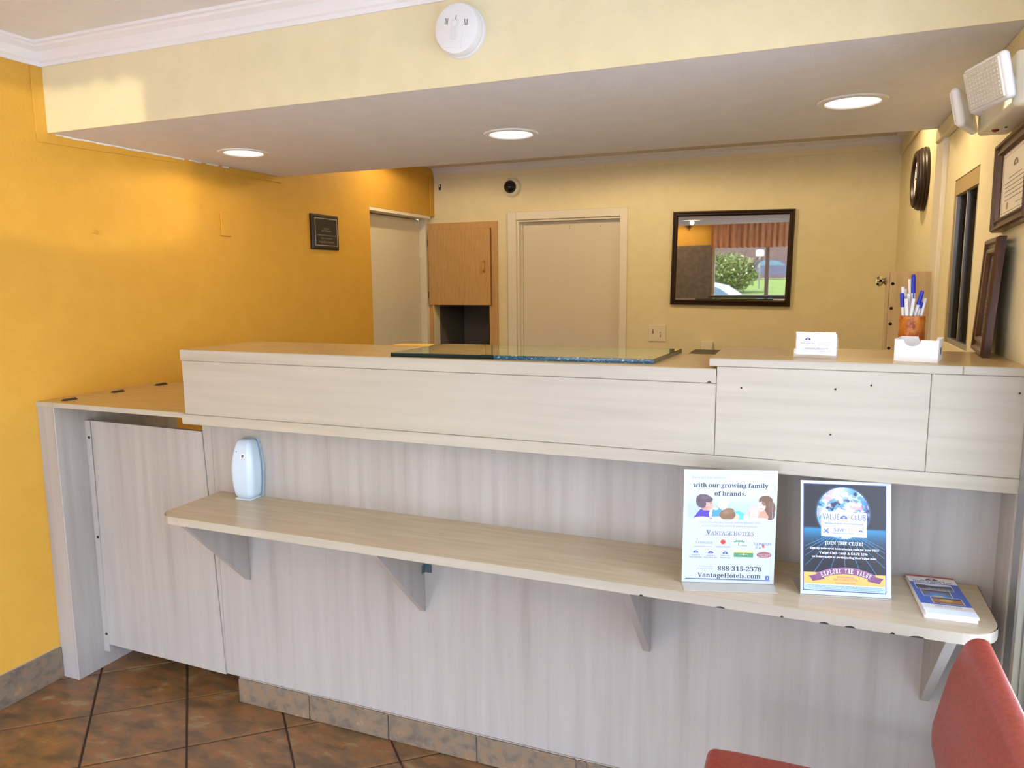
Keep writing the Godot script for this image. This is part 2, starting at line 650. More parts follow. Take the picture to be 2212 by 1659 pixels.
func p_rect(im: Image, x0: float, y0: float, x1: float, y1: float, hex: String):
	im.fill_rect(Rect2i(int(x0), int(y0), int(x1 - x0), int(y1 - y0)), Color(hex))

func p_line(im: Image, a: Vector2, b: Vector2, w: float, hex: String, al := 1.0):
	var n := (b - a).orthogonal().normalized() * w / 2
	p_poly(im, [a + n, b + n, b - n, a - n], hex, al)

# rising half sun with a bird in it: the inn's emblem
func p_sun(im: Image, cx: float, cy: float, r: float, hex: String, bird: String):
	var pts := []
	for i in 25:
		var t := PI * i / 24.0
		pts.append(Vector2(cx + cos(t) * r, cy - sin(t) * r * 0.95))
	p_poly(im, pts, hex)
	p_poly(im, [Vector2(cx - r * 0.42, cy - r * 0.62), Vector2(cx - r * 0.05, cy - r * 0.42), Vector2(cx + r * 0.42, cy - r * 0.66), Vector2(cx + r * 0.2, cy - r * 0.25), Vector2(cx, cy - r * 0.05), Vector2(cx - r * 0.2, cy - r * 0.28)], bird)

# ------------------------------------------------------------------ the room
# slab between two corners with rectangular holes; ax is the thin axis, holes are [u0, u1, v0, v1] along the two other axes in x, y, z order
func add_wall(st: SurfaceTool, lo: Vector3, hi: Vector3, ax: int, holes: Array):
	var u := 1 if ax == 0 else 0
	var v := 1 if ax == 2 else 2
	var cu := [lo[u], hi[u]]
	var cv := [lo[v], hi[v]]
	for h in holes:
		for q in [h[0], h[1]]:
			if q > lo[u] and q < hi[u] and not cu.has(q):
				cu.append(q)
		for q in [h[2], h[3]]:
			if q > lo[v] and q < hi[v] and not cv.has(q):
				cv.append(q)
	cu.sort()
	cv.sort()
	for i in cu.size() - 1:
		for j in cv.size() - 1:
			var m := Vector2((cu[i] + cu[i + 1]) / 2, (cv[j] + cv[j + 1]) / 2)
			var open := false
			for h in holes:
				if m.x > h[0] and m.x < h[1] and m.y > h[2] and m.y < h[3]:
					open = true
			if open:
				continue
			var a := lo
			var b := hi
			a[u] = cu[i]
			b[u] = cu[i + 1]
			a[v] = cv[j]
			b[v] = cv[j + 1]
			add_box(st, a, b, 0.0)

func wall(lo: Vector3, hi: Vector3, ax: int, holes := []) -> SurfaceTool:
	var st := new_st()
	add_wall(st, lo, hi, ax, holes)
	return st

const CROWN := [Vector2(0.0, 0.0), Vector2(0.006, 0.0), Vector2(0.008, 0.012), Vector2(0.014, 0.016), Vector2(0.018, 0.026), Vector2(0.030, 0.042), Vector2(0.048, 0.052), Vector2(0.052, 0.058), Vector2(0.062, 0.060), Vector2(0.064, 0.068)]

func build_room():
	# floor: grout bed and tiles laid diagonally
	var fl := struct("floor", box(Vector3(-0.2, -0.08, -3.6), Vector3(3.1, -0.004, ZW + 0.1), 0.0), M.grout, self, "brown slate-look tile floor laid on the diagonal")
	var o := Vector2(0.5580, 0.0604)
	var e1 := Vector2(0.2316, -0.1972)
	var e2 := Vector2(0.2116, 0.2108)
	var room := PackedVector2Array([Vector2(0.001, -0.6), Vector2(XR - 0.001, -0.6), Vector2(XR - 0.001, ZW - 0.001), Vector2(0.001, ZW - 0.001)])
	var rng := RandomNumberGenerator.new()
	rng.seed = 7
	for i in range(-14, 16):
		for j in range(-14, 18):
			var c := o + e1 * i + e2 * j
			var g1 := e1.normalized() * 0.0035
			var g2 := e2.normalized() * 0.0035
			var pl := PackedVector2Array([c + g1 + g2, c + e1 - g1 + g2, c + e1 + e2 - g1 - g2, c + e2 + g1 - g2])
			var cut := Geometry2D.intersect_polygons(pl, room)
			if cut.is_empty() or cut[0].size() < 3:
				continue
			var pts: PackedVector2Array = cut[0]
			var ins := Geometry2D.offset_polygon(pts, -0.0025)
			if ins.is_empty():
				continue
			var st := new_st()
			var top := -0.0008 + rng.randf() * 0.0012
			var q := PackedVector2Array()
			for p in pts:
				q.append(Vector2(p.x, -p.y))
			var qi := PackedVector2Array()
			for p in ins[0]:
				qi.append(Vector2(p.x, -p.y))
			add_prism(st, qi, top - 0.002, top, plan())
			add_prism(st, q, -0.006, top - 0.0015, plan())
			var pick := rng.randi() % 4
			obj("tile", st, M.tiles[pick], fl)
	# walls
	struct("wall_left", wall(Vector3(-0.1, 0, ZB - 0.1), Vector3(0, YC, ZW), 0, [[-0.01, 1.925, ZB - 0.2, -2.112]]), M.orange, self, "orange painted left wall")
	struct("wall_back", wall(Vector3(-0.2, 0, ZB - 0.1), Vector3(XB, YC, ZB), 2, [[0.645, 1.374, -0.01, 1.875], [-0.018, 0.437, 0.9, 1.8]]), M.cream, self, "cream painted back wall of the office")
	struct("wall_right", wall(Vector3(XR, 0, -1.2), Vector3(XR + 0.12, YC, ZW + 0.1), 0, [[1.25, 1.778, -0.97, -0.56], [0.02, 2.15, 0.125, 1.06], [0.02, 2.15, 1.16, 2.9]]), M.cream, self, "cream painted right wall")
	struct("wall_right_office", box(Vector3(XB, 0, ZB - 0.1), Vector3(XB + 0.1, YC, -1.2), 0.0), M.cream, self, "cream painted right wall of the office")
	var wf := struct("wall_front", wall(Vector3(-0.1, 0, ZW), Vector3(XR, YC, ZW + 0.1), 2, [[1.25, 2.78, 1.215, 2.1], [1.25, 2.78, 0.12, 1.08], [0.06, 0.70, -0.01, 2.08]]), M.orange, self, "yellow front wall of the lobby with dark panelling")
	obj("panelling", box(Vector3(0.715, 0.0, ZW - 0.02), Vector3(1.24, 1.93, ZW), 0.003), M.dark_panel, wf)
	obj("panelling", box(Vector3(1.25, 1.085, ZW - 0.02), Vector3(XR - 0.005, 1.19, ZW), 0.003), M.dark_panel, wf)
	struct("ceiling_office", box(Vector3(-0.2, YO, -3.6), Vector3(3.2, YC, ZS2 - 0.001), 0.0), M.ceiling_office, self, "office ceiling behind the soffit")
	struct("ceiling", box(Vector3(-0.2, YC, -3.6), Vector3(3.2, YC + 0.1, ZW + 0.1), 0.0), M.ceiling, self, "off-white painted ceiling")
	var so := struct("ceiling_soffit", box(Vector3(0.0, YS, ZS2), Vector3(XR, YC, ZS - 0.004), 0.0), M.white_paint, self, "dropped soffit over the counter with a cream face and white underside")
	obj("soffit_face", box(Vector3(0.0, YS - 0.001, ZS - 0.004), Vector3(XR, YC, ZS), 0.0008), M.cream, so)
	# a ragged bead of white filler where the soffit meets the left wall
	var ca := new_st()
	for i in 26:
		var z0 := -0.05 - i * 0.033
		if i > 16 and i % 3 == 0:
			continue
		add_box(ca, Vector3(0.0, YS - 0.004 - 0.003 * absf(sin(i * 2.3)), z0 - 0.033), Vector3(0.007 + 0.004 * absf(sin(i * 1.7)), YS, z0), 0.001)
	obj("filler_bead", ca, M.white_plastic, so)
	# flat trim laths on the left wall round the soffit, and behind it
	var t1 := new_st()
	add_box(t1, Vector3(0, 1.9655, ZS), Vector3(0.007, 2.221, 0.0215), 0.001)
	struct("trim_1", t1, M.orange)
	struct("trim_2", prism(PackedVector2Array([Vector2(-0.0215, 1.9635), Vector2(0.604, 1.9775), Vector2(0.604, 2.0), Vector2(-0.0215, 2.0)]), 0, 0.006, Transform3D(Basis(Vector3(0, 0, -1), Vector3.UP, Vector3.RIGHT), Vector3.ZERO)), M.orange)
	struct("trim_3", box(Vector3(0, 1.970, -1.285), Vector3(0.007, 1.999, -0.895), 0.001), M.orange)
	struct("trim_4", box(Vector3(0, 2.205, ZB), Vector3(0.007, YC, ZS2 - 0.001), 0.001), M.orange)
	struct("trim_5", box(Vector3(0, 1.925, ZB + 0.001), Vector3(0.008, 2.205, ZB + 0.055), 0.001), M.orange)
	# crown moulding
	var c1 := new_st()
	add_moulding(c1, CROWN, Vector3(0, 2.222, ZS), Vector3(XR, 2.222, ZS), Vector3(0, 0, 1), 1.0, 0.0)
	struct("trim_6", c1, M.crown, self, "white crown moulding along the top of the soffit")
	var c2 := new_st()
	add_moulding(c2, CROWN, Vector3(0, 2.222, ZW), Vector3(0, 2.222, ZS), Vector3(1, 0, 0), 0.0, 1.0)
	struct("trim_7", c2, M.crown, self, "white crown moulding along the top of the orange wall")
	var small := []
	for p in CROWN:
		small.append(p * 0.62)
	var c3 := new_st()
	add_moulding(c3, small, Vector3(0.0, 2.215, ZB), Vector3(XB, 2.215, ZB), Vector3(0, 0, 1), 0.0, 1.0)
	struct("trim_8", c3, M.crown_back, self, "dull white crown moulding along the back wall")
	var c4 := new_st()
	add_moulding(c4, small, Vector3(XB, 2.215, ZB), Vector3(XB, 2.215, ZS2), Vector3(-1, 0, 0), 1.0, 0.0)
	struct("trim_9", c4, M.crown_back)
	var l1 := new_st()
	add_box(l1, Vector3(0.01, 2.182, ZB), Vector3(1.272, 2.215, ZB + 0.006), 0.001)
	add_box(l1, Vector3(1.276, 2.182, ZB), Vector3(XB, 2.215, ZB + 0.006), 0.001)
	struct("trim_10", l1, M.cream)
	struct("trim_11", box(Vector3(XB - 0.012, 2.150, ZB + 0.007), Vector3(XB, 2.215, ZS2), 0.002), M.cream)
	# right wall: white post strip at the office opening, lath under the soffit
	struct("trim_12", box(Vector3(XR - 0.014, 0, -1.335), Vector3(XB + 0.01, YS - 0.03, -1.155), 0.003), M.trim, self, "white vertical trim board on the right wall")
	struct("trim_13", box(Vector3(XR - 0.024, 1.949, -1.29), Vector3(XR, YS, ZS), 0.004), M.cream)
	# tiled baseboard on the left wall
	var bb := struct_node("baseboard_left", "grey-brown tile baseboard under the orange wall")
	for i in 10:
		var z0 := 0.116 + i * 0.307
		obj("tile", box(Vector3(0.0, 0.0, z0), Vector3(0.010, 0.121, minf(z0 + 0.304, ZW - 0.02)), 0.002), M.tiles_grey[i % 3], bb)
	obj("grout", box(Vector3(0.0, 0.0, 0.114), Vector3(0.004, 0.122, ZW - 0.02), 0.0), M.grout_light, bb)
	# window in the right wall beside the bar
	var w1 := struct_node("window_1", "aluminium framed window with dark glass in the right wall")
	var rv := new_st()
	add_box(rv, Vector3(XR + 0.003, 1.25, -0.9695), Vector3(XR + 0.118, 1.7775, -0.955), 0.001)
	add_box(rv, Vector3(XR + 0.003, 1.25, -0.575), Vector3(XR + 0.118, 1.7775, -0.5605), 0.001)
	add_box(rv, Vector3(XR + 0.003, 1.728, -0.955), Vector3(XR + 0.118, 1.7775, -0.575), 0.001)
	obj("reveal", rv, mat("a58d5c", 0.6), w1)
	var fr := new_st()
	add_box(fr, Vector3(XR + 0.006, 1.252, -0.9545), Vector3(XR + 0.030, 1.7275, -0.944), 0.001)
	add_box(fr, Vector3(XR + 0.006, 1.252, -0.612), Vector3(XR + 0.030, 1.7275, -0.5755), 0.002)
	add_box(fr, Vector3(XR + 0.006, 1.252, -0.944), Vector3(XR + 0.030, 1.266, -0.612), 0.001)
	add_box(fr, Vector3(XR + 0.010, 1.266, -0.792), Vector3(XR + 0.028, 1.7275, -0.785), 0.001)
	obj("frame", fr, M.alu, w1)
	for z in [[-0.944, -0.792], [-0.785, -0.612]]:
		obj("pane", box(Vector3(XR + 0.017, 1.266, z[0]), Vector3(XR + 0.021, 1.7275, z[1]), 0.0), M.dull_glass, w1)
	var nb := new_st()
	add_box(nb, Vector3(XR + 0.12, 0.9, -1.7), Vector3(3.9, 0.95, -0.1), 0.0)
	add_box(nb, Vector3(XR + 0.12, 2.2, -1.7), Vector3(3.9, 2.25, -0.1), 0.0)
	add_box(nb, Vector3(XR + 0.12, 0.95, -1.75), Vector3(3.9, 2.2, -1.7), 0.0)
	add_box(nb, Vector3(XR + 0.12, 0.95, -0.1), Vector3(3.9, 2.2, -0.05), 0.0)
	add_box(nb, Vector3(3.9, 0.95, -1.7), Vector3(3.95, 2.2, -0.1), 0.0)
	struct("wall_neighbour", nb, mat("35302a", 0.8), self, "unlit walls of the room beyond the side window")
	# glazed aluminium storefront in the right wall of the lobby
	var w2 := struct_node("window_2", "aluminium storefront glazing in the right wall of the lobby")
	var f2 := new_st()
	add_box(f2, Vector3(XR, 0.02, 1.161), Vector3(XR + 0.1, 2.15, 1.22), 0.004)
	add_box(f2, Vector3(XR, 0.02, 2.84), Vector3(XR + 0.1, 2.15, 2.9), 0.004)
	add_box(f2, Vector3(XR + 0.02, 0.02, 1.22), Vector3(XR + 0.08, 0.16, 2.84), 0.004)
	add_box(f2, Vector3(XR + 0.02, 2.08, 1.22), Vector3(XR + 0.08, 2.15, 2.84), 0.004)
	add_box(f2, Vector3(XR + 0.02, 0.16, 2.0), Vector3(XR + 0.08, 2.08, 2.05), 0.004)
	obj("frame", f2, M.alu, w2)
	obj("pane", box(Vector3(XR + 0.047, 0.16, 1.22), Vector3(XR + 0.053, 2.08, 2.0), 0.0), M.tinted_door, w2)
	obj("pane", box(Vector3(XR + 0.047, 0.16, 2.05), Vector3(XR + 0.053, 2.08, 2.84), 0.0), M.tinted_door, w2)
	var d3 := struct_node("door_3", "aluminium framed glass side door in the right wall, next to the counter")
	var f4 := new_st()
	add_box(f4, Vector3(XR - 0.004, 0.0, 0.126), Vector3(XR + 0.1, 2.15, 0.186), 0.004)
	add_box(f4, Vector3(XR - 0.004, 0.0, 1.0), Vector3(XR + 0.1, 2.15, 1.06), 0.004)
	add_box(f4, Vector3(XR - 0.004, 2.08, 0.186), Vector3(XR + 0.1, 2.15, 1.0), 0.004)
	obj("frame", f4, M.alu, d3)
	var ls := new_st()
	add_box(ls, Vector3(XR + 0.012, 0.015, 0.190), Vector3(XR + 0.056, 2.076, 0.270), 0.003)
	add_box(ls, Vector3(XR + 0.012, 0.015, 0.916), Vector3(XR + 0.056, 2.076, 0.996), 0.003)
	add_box(ls, Vector3(XR + 0.012, 0.015, 0.270), Vector3(XR + 0.056, 0.240, 0.916), 0.003)
	add_box(ls, Vector3(XR + 0.012, 1.990, 0.270), Vector3(XR + 0.056, 2.076, 0.916), 0.003)
	var lf := obj("leaf", ls, M.alu, d3)
	obj("pane", box(Vector3(XR + 0.031, 0.240, 0.270), Vector3(XR + 0.037, 1.990, 0.916), 0.0), M.tinted_door, lf)
	obj("lock", box(Vector3(XR + 0.002, 0.98, 0.935), Vector3(XR + 0.0118, 1.06, 0.975), 0.002), M.steel, lf)
	# front window seen in the mirror
	var w3 := struct_node("window_3", "front lobby window")
	var f3 := new_st()
	add_box(f3, Vector3(1.25, 1.215, ZW + 0.02), Vector3(1.27, 2.1, ZW + 0.08), 0.003)
	add_box(f3, Vector3(2.75, 1.215, ZW + 0.02), Vector3(2.78, 2.1, ZW + 0.08), 0.003)
	add_box(f3, Vector3(1.27, 1.215, ZW + 0.02), Vector3(2.75, 1.235, ZW + 0.08), 0.003)
	add_box(f3, Vector3(1.27, 2.07, ZW + 0.02), Vector3(2.75, 2.1, ZW + 0.08), 0.003)
	obj("frame", f3, M.alu, w3)
	obj("mullion", box(Vector3(1.945, 1.235, ZW + 0.015), Vector3(1.995, 2.07, ZW + 0.085), 0.003), mat("7d6a60", 0.5), w3)
	obj("sill", box(Vector3(1.2, 1.19, ZW - 0.05), Vector3(2.83, 1.215, ZW + 0.02), 0.004), M.frame_dark, w3)
	obj("pane", box(Vector3(1.27, 1.235, ZW + 0.047), Vector3(1.945, 2.07, ZW + 0.052), 0.0), M.tinted, w3)
	obj("pane", box(Vector3(1.995, 1.235, ZW + 0.047), Vector3(2.75, 2.07, ZW + 0.052), 0.0), M.tinted, w3)
	# low lights under the sill and the glazed entrance door, both out of the mirror's view
	var w4 := struct_node("window_4", "low front window under the sill")
	var f5 := new_st()
	add_box(f5, Vector3(1.25, 0.12, ZW + 0.02), Vector3(1.28, 1.08, ZW + 0.08), 0.003)
	add_box(f5, Vector3(2.75, 0.12, ZW + 0.02), Vector3(2.78, 1.08, ZW + 0.08), 0.003)
	add_box(f5, Vector3(1.28, 0.12, ZW + 0.02), Vector3(2.75, 0.15, ZW + 0.08), 0.003)
	add_box(f5, Vector3(1.28, 1.05, ZW + 0.02), Vector3(2.75, 1.08, ZW + 0.08), 0.003)
	obj("frame", f5, M.alu, w4)
	obj("pane", box(Vector3(1.28, 0.15, ZW + 0.047), Vector3(2.75, 1.05, ZW + 0.052), 0.0), M.glass, w4)
	var d4 := struct_node("door_4", "glazed entrance door in the front wall")
	var f6 := new_st()
	add_box(f6, Vector3(0.06, 0.0, ZW + 0.02), Vector3(0.12, 2.08, ZW + 0.08), 0.003)
	add_box(f6, Vector3(0.64, 0.0, ZW + 0.02), Vector3(0.70, 2.08, ZW + 0.08), 0.003)
	add_box(f6, Vector3(0.12, 0.0, ZW + 0.02), Vector3(0.64, 0.10, ZW + 0.08), 0.003)
	add_box(f6, Vector3(0.12, 2.02, ZW + 0.02), Vector3(0.64, 2.08, ZW + 0.08), 0.003)
	obj("frame", f6, M.alu, d4)
	obj("pane", box(Vector3(0.12, 0.10, ZW + 0.047), Vector3(0.64, 2.02, ZW + 0.052), 0.0), M.glass, d4)
	# gathered valance over the front window
	var va := new_st()
	var n := 140
	for i in n:
		var P := []
		for e in [[i, 0], [i + 1, 0], [i + 1, 1], [i, 1]]:
			var x: float = 1.22 + 1.62 * e[0] / n
			var a: float = 0.012 + 0.014 * e[1]
			var z: float = ZW - 0.05 + a * sin(e[0] * 0.95) * (0.7 + 0.3 * sin(e[0] * 0.37))
			var yb: float = 1.885 + 0.008 * sin(e[0] * 0.95 + 1.0)
			P.append(Vector3(x, lerpf(2.262, yb, e[1]), z))
		quad(va, P[0], P[1], P[2], P[3], (P[1] - P[0]).cross(P[2] - P[0]).normalized() * -1.0)
	var vo := thing("valance", "brown gathered curtain valance above the front window, seen in the mirror", "curtain")
	obj("cloth", va, M.curtain, vo)
	obj("rod", box(Vector3(1.2, 2.255, ZW - 0.06), Vector3(2.86, 2.272, ZW - 0.001), 0.004), M.frame_dark, vo)
	# metal star on the yellow front wall
	var sta := new_st()
	for k in 8:
		var b := Basis(Vector3.BACK, k * PI / 4)
		var L := 0.062 if k % 2 == 0 else 0.05
		add_prism(sta, PackedVector2Array([Vector2(0.0, 0.008), Vector2(L * 0.55, 0.014), Vector2(L, 0.0), Vector2(L * 0.55, -0.014), Vector2(0.0, -0.008)]), 0.0, 0.008, Transform3D(b, Vector3(0.9, 2.195, ZW - 0.009)))
	tag(obj("wall_star", sta, M.stencil), "brown eight-pointed star ornament high on the yellow front wall, seen in the mirror", "ornament")

# ------------------------------------------------------------------ the counter
func build_counter():
	var t := thing("reception_counter", "long pale wood laminate reception counter with a raised right end and tiled toe kick", "counter", Vector3.ZERO)
	obj("carcass", box(Vector3(0.72, 0.09, -0.20), Vector3(XR - 0.004, 1.236, -0.021), 0.0), M.pale_v, t)
	obj("front_panel", box(Vector3(0.6895, 0.090, -0.02), Vector3(XR - 0.004, 1.02, 0.0), 0.0015), M.pale_v, t)
	obj("filler_strip", prism(PackedVector2Array([Vector2(0.6875, 0.090), Vector2(0.6885, 0.090), Vector2(0.6885, 1.02), Vector2(0.6485, 1.02), Vector2(0.6510, 0.9640)]), -0.02, -0.0015), M.pale_v, t)
	obj("side_panel", box(Vector3(XR - 0.006, 0.0, 0.001), Vector3(XR - 0.001, 1.0165, 0.121), 0.001), M.pale_v, t)
	# overhanging fascia
	obj("fascia_core", box(Vector3(0.716, 1.020, 0.002), Vector3(XR - 0.004, 1.236, 0.115), 0.0), M.pale_h, t)
	obj("bar_top", box(Vector3(0.708, 1.237, -0.215), Vector3(2.359, YB, 0.1215), 0.001), M.tan_top, t)
	obj("top_band", box(Vector3(0.7036, 1.2225, 0.110), Vector3(2.3585, YB - 0.0006, 0.1252), 0.0015), M.pale_h, t)
	obj("fascia_board", box(Vector3(0.7075, 1.0496, 0.110), Vector3(2.3595, 1.2218, 0.1232), 0.0012), M.pale_h2, t)
	obj("bottom_band", box(Vector3(0.6945, 1.0165, 0.002), Vector3(XR - 0.002, 1.0490, 0.1262), 0.002), M.pale_h, t)
	obj("bar_top_raised", box(Vector3(2.3435, 1.2635, -0.215), Vector3(XR - 0.002, YB2, 0.1225), 0.001), M.tan_top, t)
	obj("top_band", box(Vector3(2.3425, 1.2635, 0.112), Vector3(2.8600, YB2 - 0.0006, 0.1265), 0.0015), M.pale_h, t)
	obj("top_band", box(Vector3(2.8610, 1.2635, 0.112), Vector3(XR - 0.002, YB2 - 0.0006, 0.1265), 0.0015), M.pale_h2, t)
	obj("fascia_board", box(Vector3(2.3603, 1.0496, 0.110), Vector3(2.8032, 1.2630, 0.1242), 0.0012), M.pale_h, t)
	obj("fascia_board", box(Vector3(2.8040, 1.0496, 0.110), Vector3(XR - 0.002, 1.2630, 0.1242), 0.0012), M.pale_h2, t)
	obj("raised_core", box(Vector3(2.3600, 1.2365, -0.21), Vector3(XR - 0.004, 1.2634, 0.109), 0.0), M.pale_h, t)
	# screw holes in the fascia boards
	for p in [Vector2(2.4170, 1.2150), Vector2(2.6175, 1.2215), Vector2(2.6890, 1.2330), Vector2(2.6120, 1.1180), Vector2(2.9640, 1.2290)]:
		var s := new_st()
		add_lathe(s, [Vector2(0, 0.0012), Vector2(0.0022, 0.0008), Vector2(0.0026, -0.002)], Transform3D(Basis(Vector3.RIGHT, Vector3.BACK, Vector3.DOWN), Vector3(p.x, p.y, 0.1242)), 10)
		obj("screw", s, M.screw, t)
	# dark chips in the laminate edge
	var ch := new_st()
	add_prism(ch, PackedVector2Array([Vector2(2.337, 1.2235), Vector2(2.350, 1.2235), Vector2(2.344, 1.2285)]), 0.12, 0.1256)
	obj("edge_chip", ch, M.dark_gap, t)
	# toe kick: recessed row of tiles
	var tk := obj("toe_kick", box(Vector3(0.747, 0.0, -0.15), Vector3(XR - 0.004, 0.089, 0.002), 0.0), M.grout_light, t)
	var xs := [0.7465, 1.0482, 1.3558, 1.6691, 1.9872, 2.0191, 2.3260, 2.6330, 2.9400]
	for i in xs.size() - 1:
		obj("tile", box(Vector3(xs[i] + 0.002, 0.001, 0.001), Vector3(xs[i + 1] - 0.002, 0.088, 0.0106), 0.002), M.tiles_grey[(i * 2 + 1) % 3], tk)
	# post against the orange wall, its cap and the hinged flap
	var p := thing("counter_post", "pale wood end post of the counter against the orange wall", "post")
	obj("body", box(Vector3(0.0006, 0.0, -0.43), Vector3(0.0857, 1.0335, 0.1135), 0.0015), M.pale_v, p)
	obj("cap", box(Vector3(0.0006, 1.0340, -0.433), Vector3(0.0850, 1.051, 0.1140), 0.001), M.tan_top, p)
	obj("cap_edge", box(Vector3(0.0, 1.0340, 0.1141), Vector3(0.0850, 1.0505, 0.1150), 0.0), M.pale_h, p)
	var cl := obj("cleat", box(Vector3(0.0862, 0.0620, -0.02), Vector3(0.1135, 0.9675, 0.0), 0.001), M.pale_v, p)
	for y in [0.9038, 0.5209, 0.1345]:
		var s := new_st()
		add_lathe(s, [Vector2(0, 0.0035), Vector2(0.004, 0.003), Vector2(0.0058, 0.0)], Transform3D(Basis(Vector3.RIGHT, Vector3.BACK, Vector3.DOWN), Vector3(0.1045, y, 0.0)), 14)
		obj("screw", s, M.screw, cl)
	var f := thing("counter_flap", "hinged tan lift-up flap between the orange wall and the raised counter", "counter flap")
	obj("leaf", box(Vector3(0.0868, 1.0340, -0.433), Vector3(0.6935, 1.051, 0.1130), 0.001), M.tan_top, f)
	obj("front_edge", box(Vector3(0.0868, 1.0338, 0.1131), Vector3(0.6935, 1.0506, 0.1145), 0.0), M.pale_h, f)
	for z in [0.050, -0.153, -0.360]:
		var h := new_st()
		add_box(h, Vector3(0.074, 1.051, z - 0.024), Vector3(0.0855, 1.0535, z + 0.024), 0.0006)
		add_box(h, Vector3(0.0868, 1.051, z - 0.024), Vector3(0.0985, 1.0535, z + 0.024), 0.0006)
		add_tube(h, [Vector3(0.0862, 1.0545, z - 0.025), Vector3(0.0862, 1.0545, z + 0.025)], 0.0034, 8)
		obj("hinge", h, M.hinge, f)
	var g := thing("counter_gate", "low pale wood swing gate hung slightly askew beside the counter post", "gate")
	obj("leaf", prism(PackedVector2Array([Vector2(0.1165, 0.0953), Vector2(0.6867, 0.0872), Vector2(0.6495, 0.9642), Vector2(0.1225, 0.9685)]), -0.016, 0.002), M.pale_v, g)
	# writing shelf on four triangular brackets
	var s := thing("writing_shelf", "narrow tan-topped writing shelf with round corners on the counter front", "shelf")
	var pl := shelf_outline(0.0)
	var pli := shelf_outline(0.0018)
	obj("board", prism(pli, YSH - 0.0235, YSH, plan()), M.shelf_top, s)
	obj("edge_band", prism(pl, YSH - 0.024, YSH - 0.0006, plan(), "sides"), M.pale_h, s)
	for x in [0.8120, 1.4890, 2.1830, 2.8530]:
		var b := PackedVector2Array([Vector2(-0.0005, YSH - 0.0245), Vector2(-0.262, YSH - 0.0245), Vector2(-0.262, YSH - 0.032), Vector2(-0.004, 0.4595), Vector2(-0.0005, 0.4595)])
		obj("bracket", prism(b, -0.0097, 0.0097, Transform3D(Basis(Vector3.FORWARD, Vector3.UP, Vector3.RIGHT), Vector3(x, 0, 0))), M.pale_v, s)
	var br := new_st()
	add_box(br, Vector3(1.4990, 0.586, 0.0005), Vector3(1.5235, 0.612, 0.0025), 0.0004)
	add_box(br, Vector3(1.4990, 0.586, 0.0005), Vector3(1.5010, 0.612, 0.020), 0.0004)
	obj("corner_brace", br, M.steel, s)
	for c in [[2.222, 0.010], [2.400, 0.022], [2.530, 0.007], [2.615, 0.020], [2.665, 0.022], [2.745, 0.010], [2.790, 0.030]]:
		var w: float = c[1]
		obj("edge_chip", prism(PackedVector2Array([Vector2(c[0] - w / 2, YSH - 0.0243), Vector2(c[0] + w / 2, YSH - 0.0243), Vector2(c[0] + w * 0.36, YSH - 0.0215), Vector2(c[0] + w * 0.05, YSH - 0.0200), Vector2(c[0] - w * 0.3, YSH - 0.0218)]), 0.274, 0.2771), M.dark_gap, s)

func shelf_outline(inset: float) -> PackedVector2Array:
	# plan view, y is towards the counter (-z)
	var x0 := 0.7170 + inset
	var x1 := 2.9440 - inset
	var d := -0.2767 + inset
	var p := PackedVector2Array([Vector2(x1, -0.0005), Vector2(x0 + 0.005, -0.0005), Vector2(x0, -0.006)])
	var r := 0.062
	for i in 9:
		var t := deg_to_rad(180.0 + 90.0 * i / 8)
		p.append(Vector2(x0 + r + cos(t) * r, d + r + sin(t) * r))
	r = 0.075
	for i in 9:
		var t := deg_to_rad(270.0 + 90.0 * i / 8)
		p.append(Vector2(x1 - r + cos(t) * r, d + r + sin(t) * r))
	return p

func face_px(at: Vector3) -> Transform3D:      # local +z looks along +x
	return Transform3D(Basis(Vector3.FORWARD, Vector3.UP, Vector3.RIGHT), at)

func face_nx(at: Vector3) -> Transform3D:      # local +z looks along -x
	return Transform3D(Basis(Vector3.BACK, Vector3.UP, Vector3.LEFT), at)

func turned_out(at: Vector3) -> Transform3D:   # lathe axis (local y) along +z
	return Transform3D(Basis(Vector3.RIGHT, Vector3.BACK, Vector3.DOWN), at)

func down_light(at: Vector3, e: float, group_label: String):
	var t := thing("recessed_light", group_label, "ceiling light", at, 0.0, "recessed can lights")
	obj("trim_ring", lathe([Vector2(0.078, -0.0015), Vector2(0.081, -0.006), Vector2(0.090, -0.0075), Vector2(0.099, -0.004), Vector2(0.101, 0.0)], Transform3D(), 48), M.white_plastic, t)
	obj("lens", lathe([Vector2(0.0, -0.0045), Vector2(0.05, -0.004), Vector2(0.079, -0.002)], Transform3D(), 40), M.lens, t)
	var l := SpotLight3D.new()
	l.name = "lamp"
	t.add_child(l)
	l.position = Vector3(0, -0.026, 0)
	l.rotation = Vector3(-PI / 2, 0, 0)
	l.light_energy = e
	l.light_color = Color(1.0, 0.88, 0.70)
	l.spot_angle = 88.0
	l.spot_angle_attenuation = 0.25
	l.spot_range = 12.0
	l.spot_attenuation = 2.0
	l.light_size = 0.018
	l.shadow_enabled = true

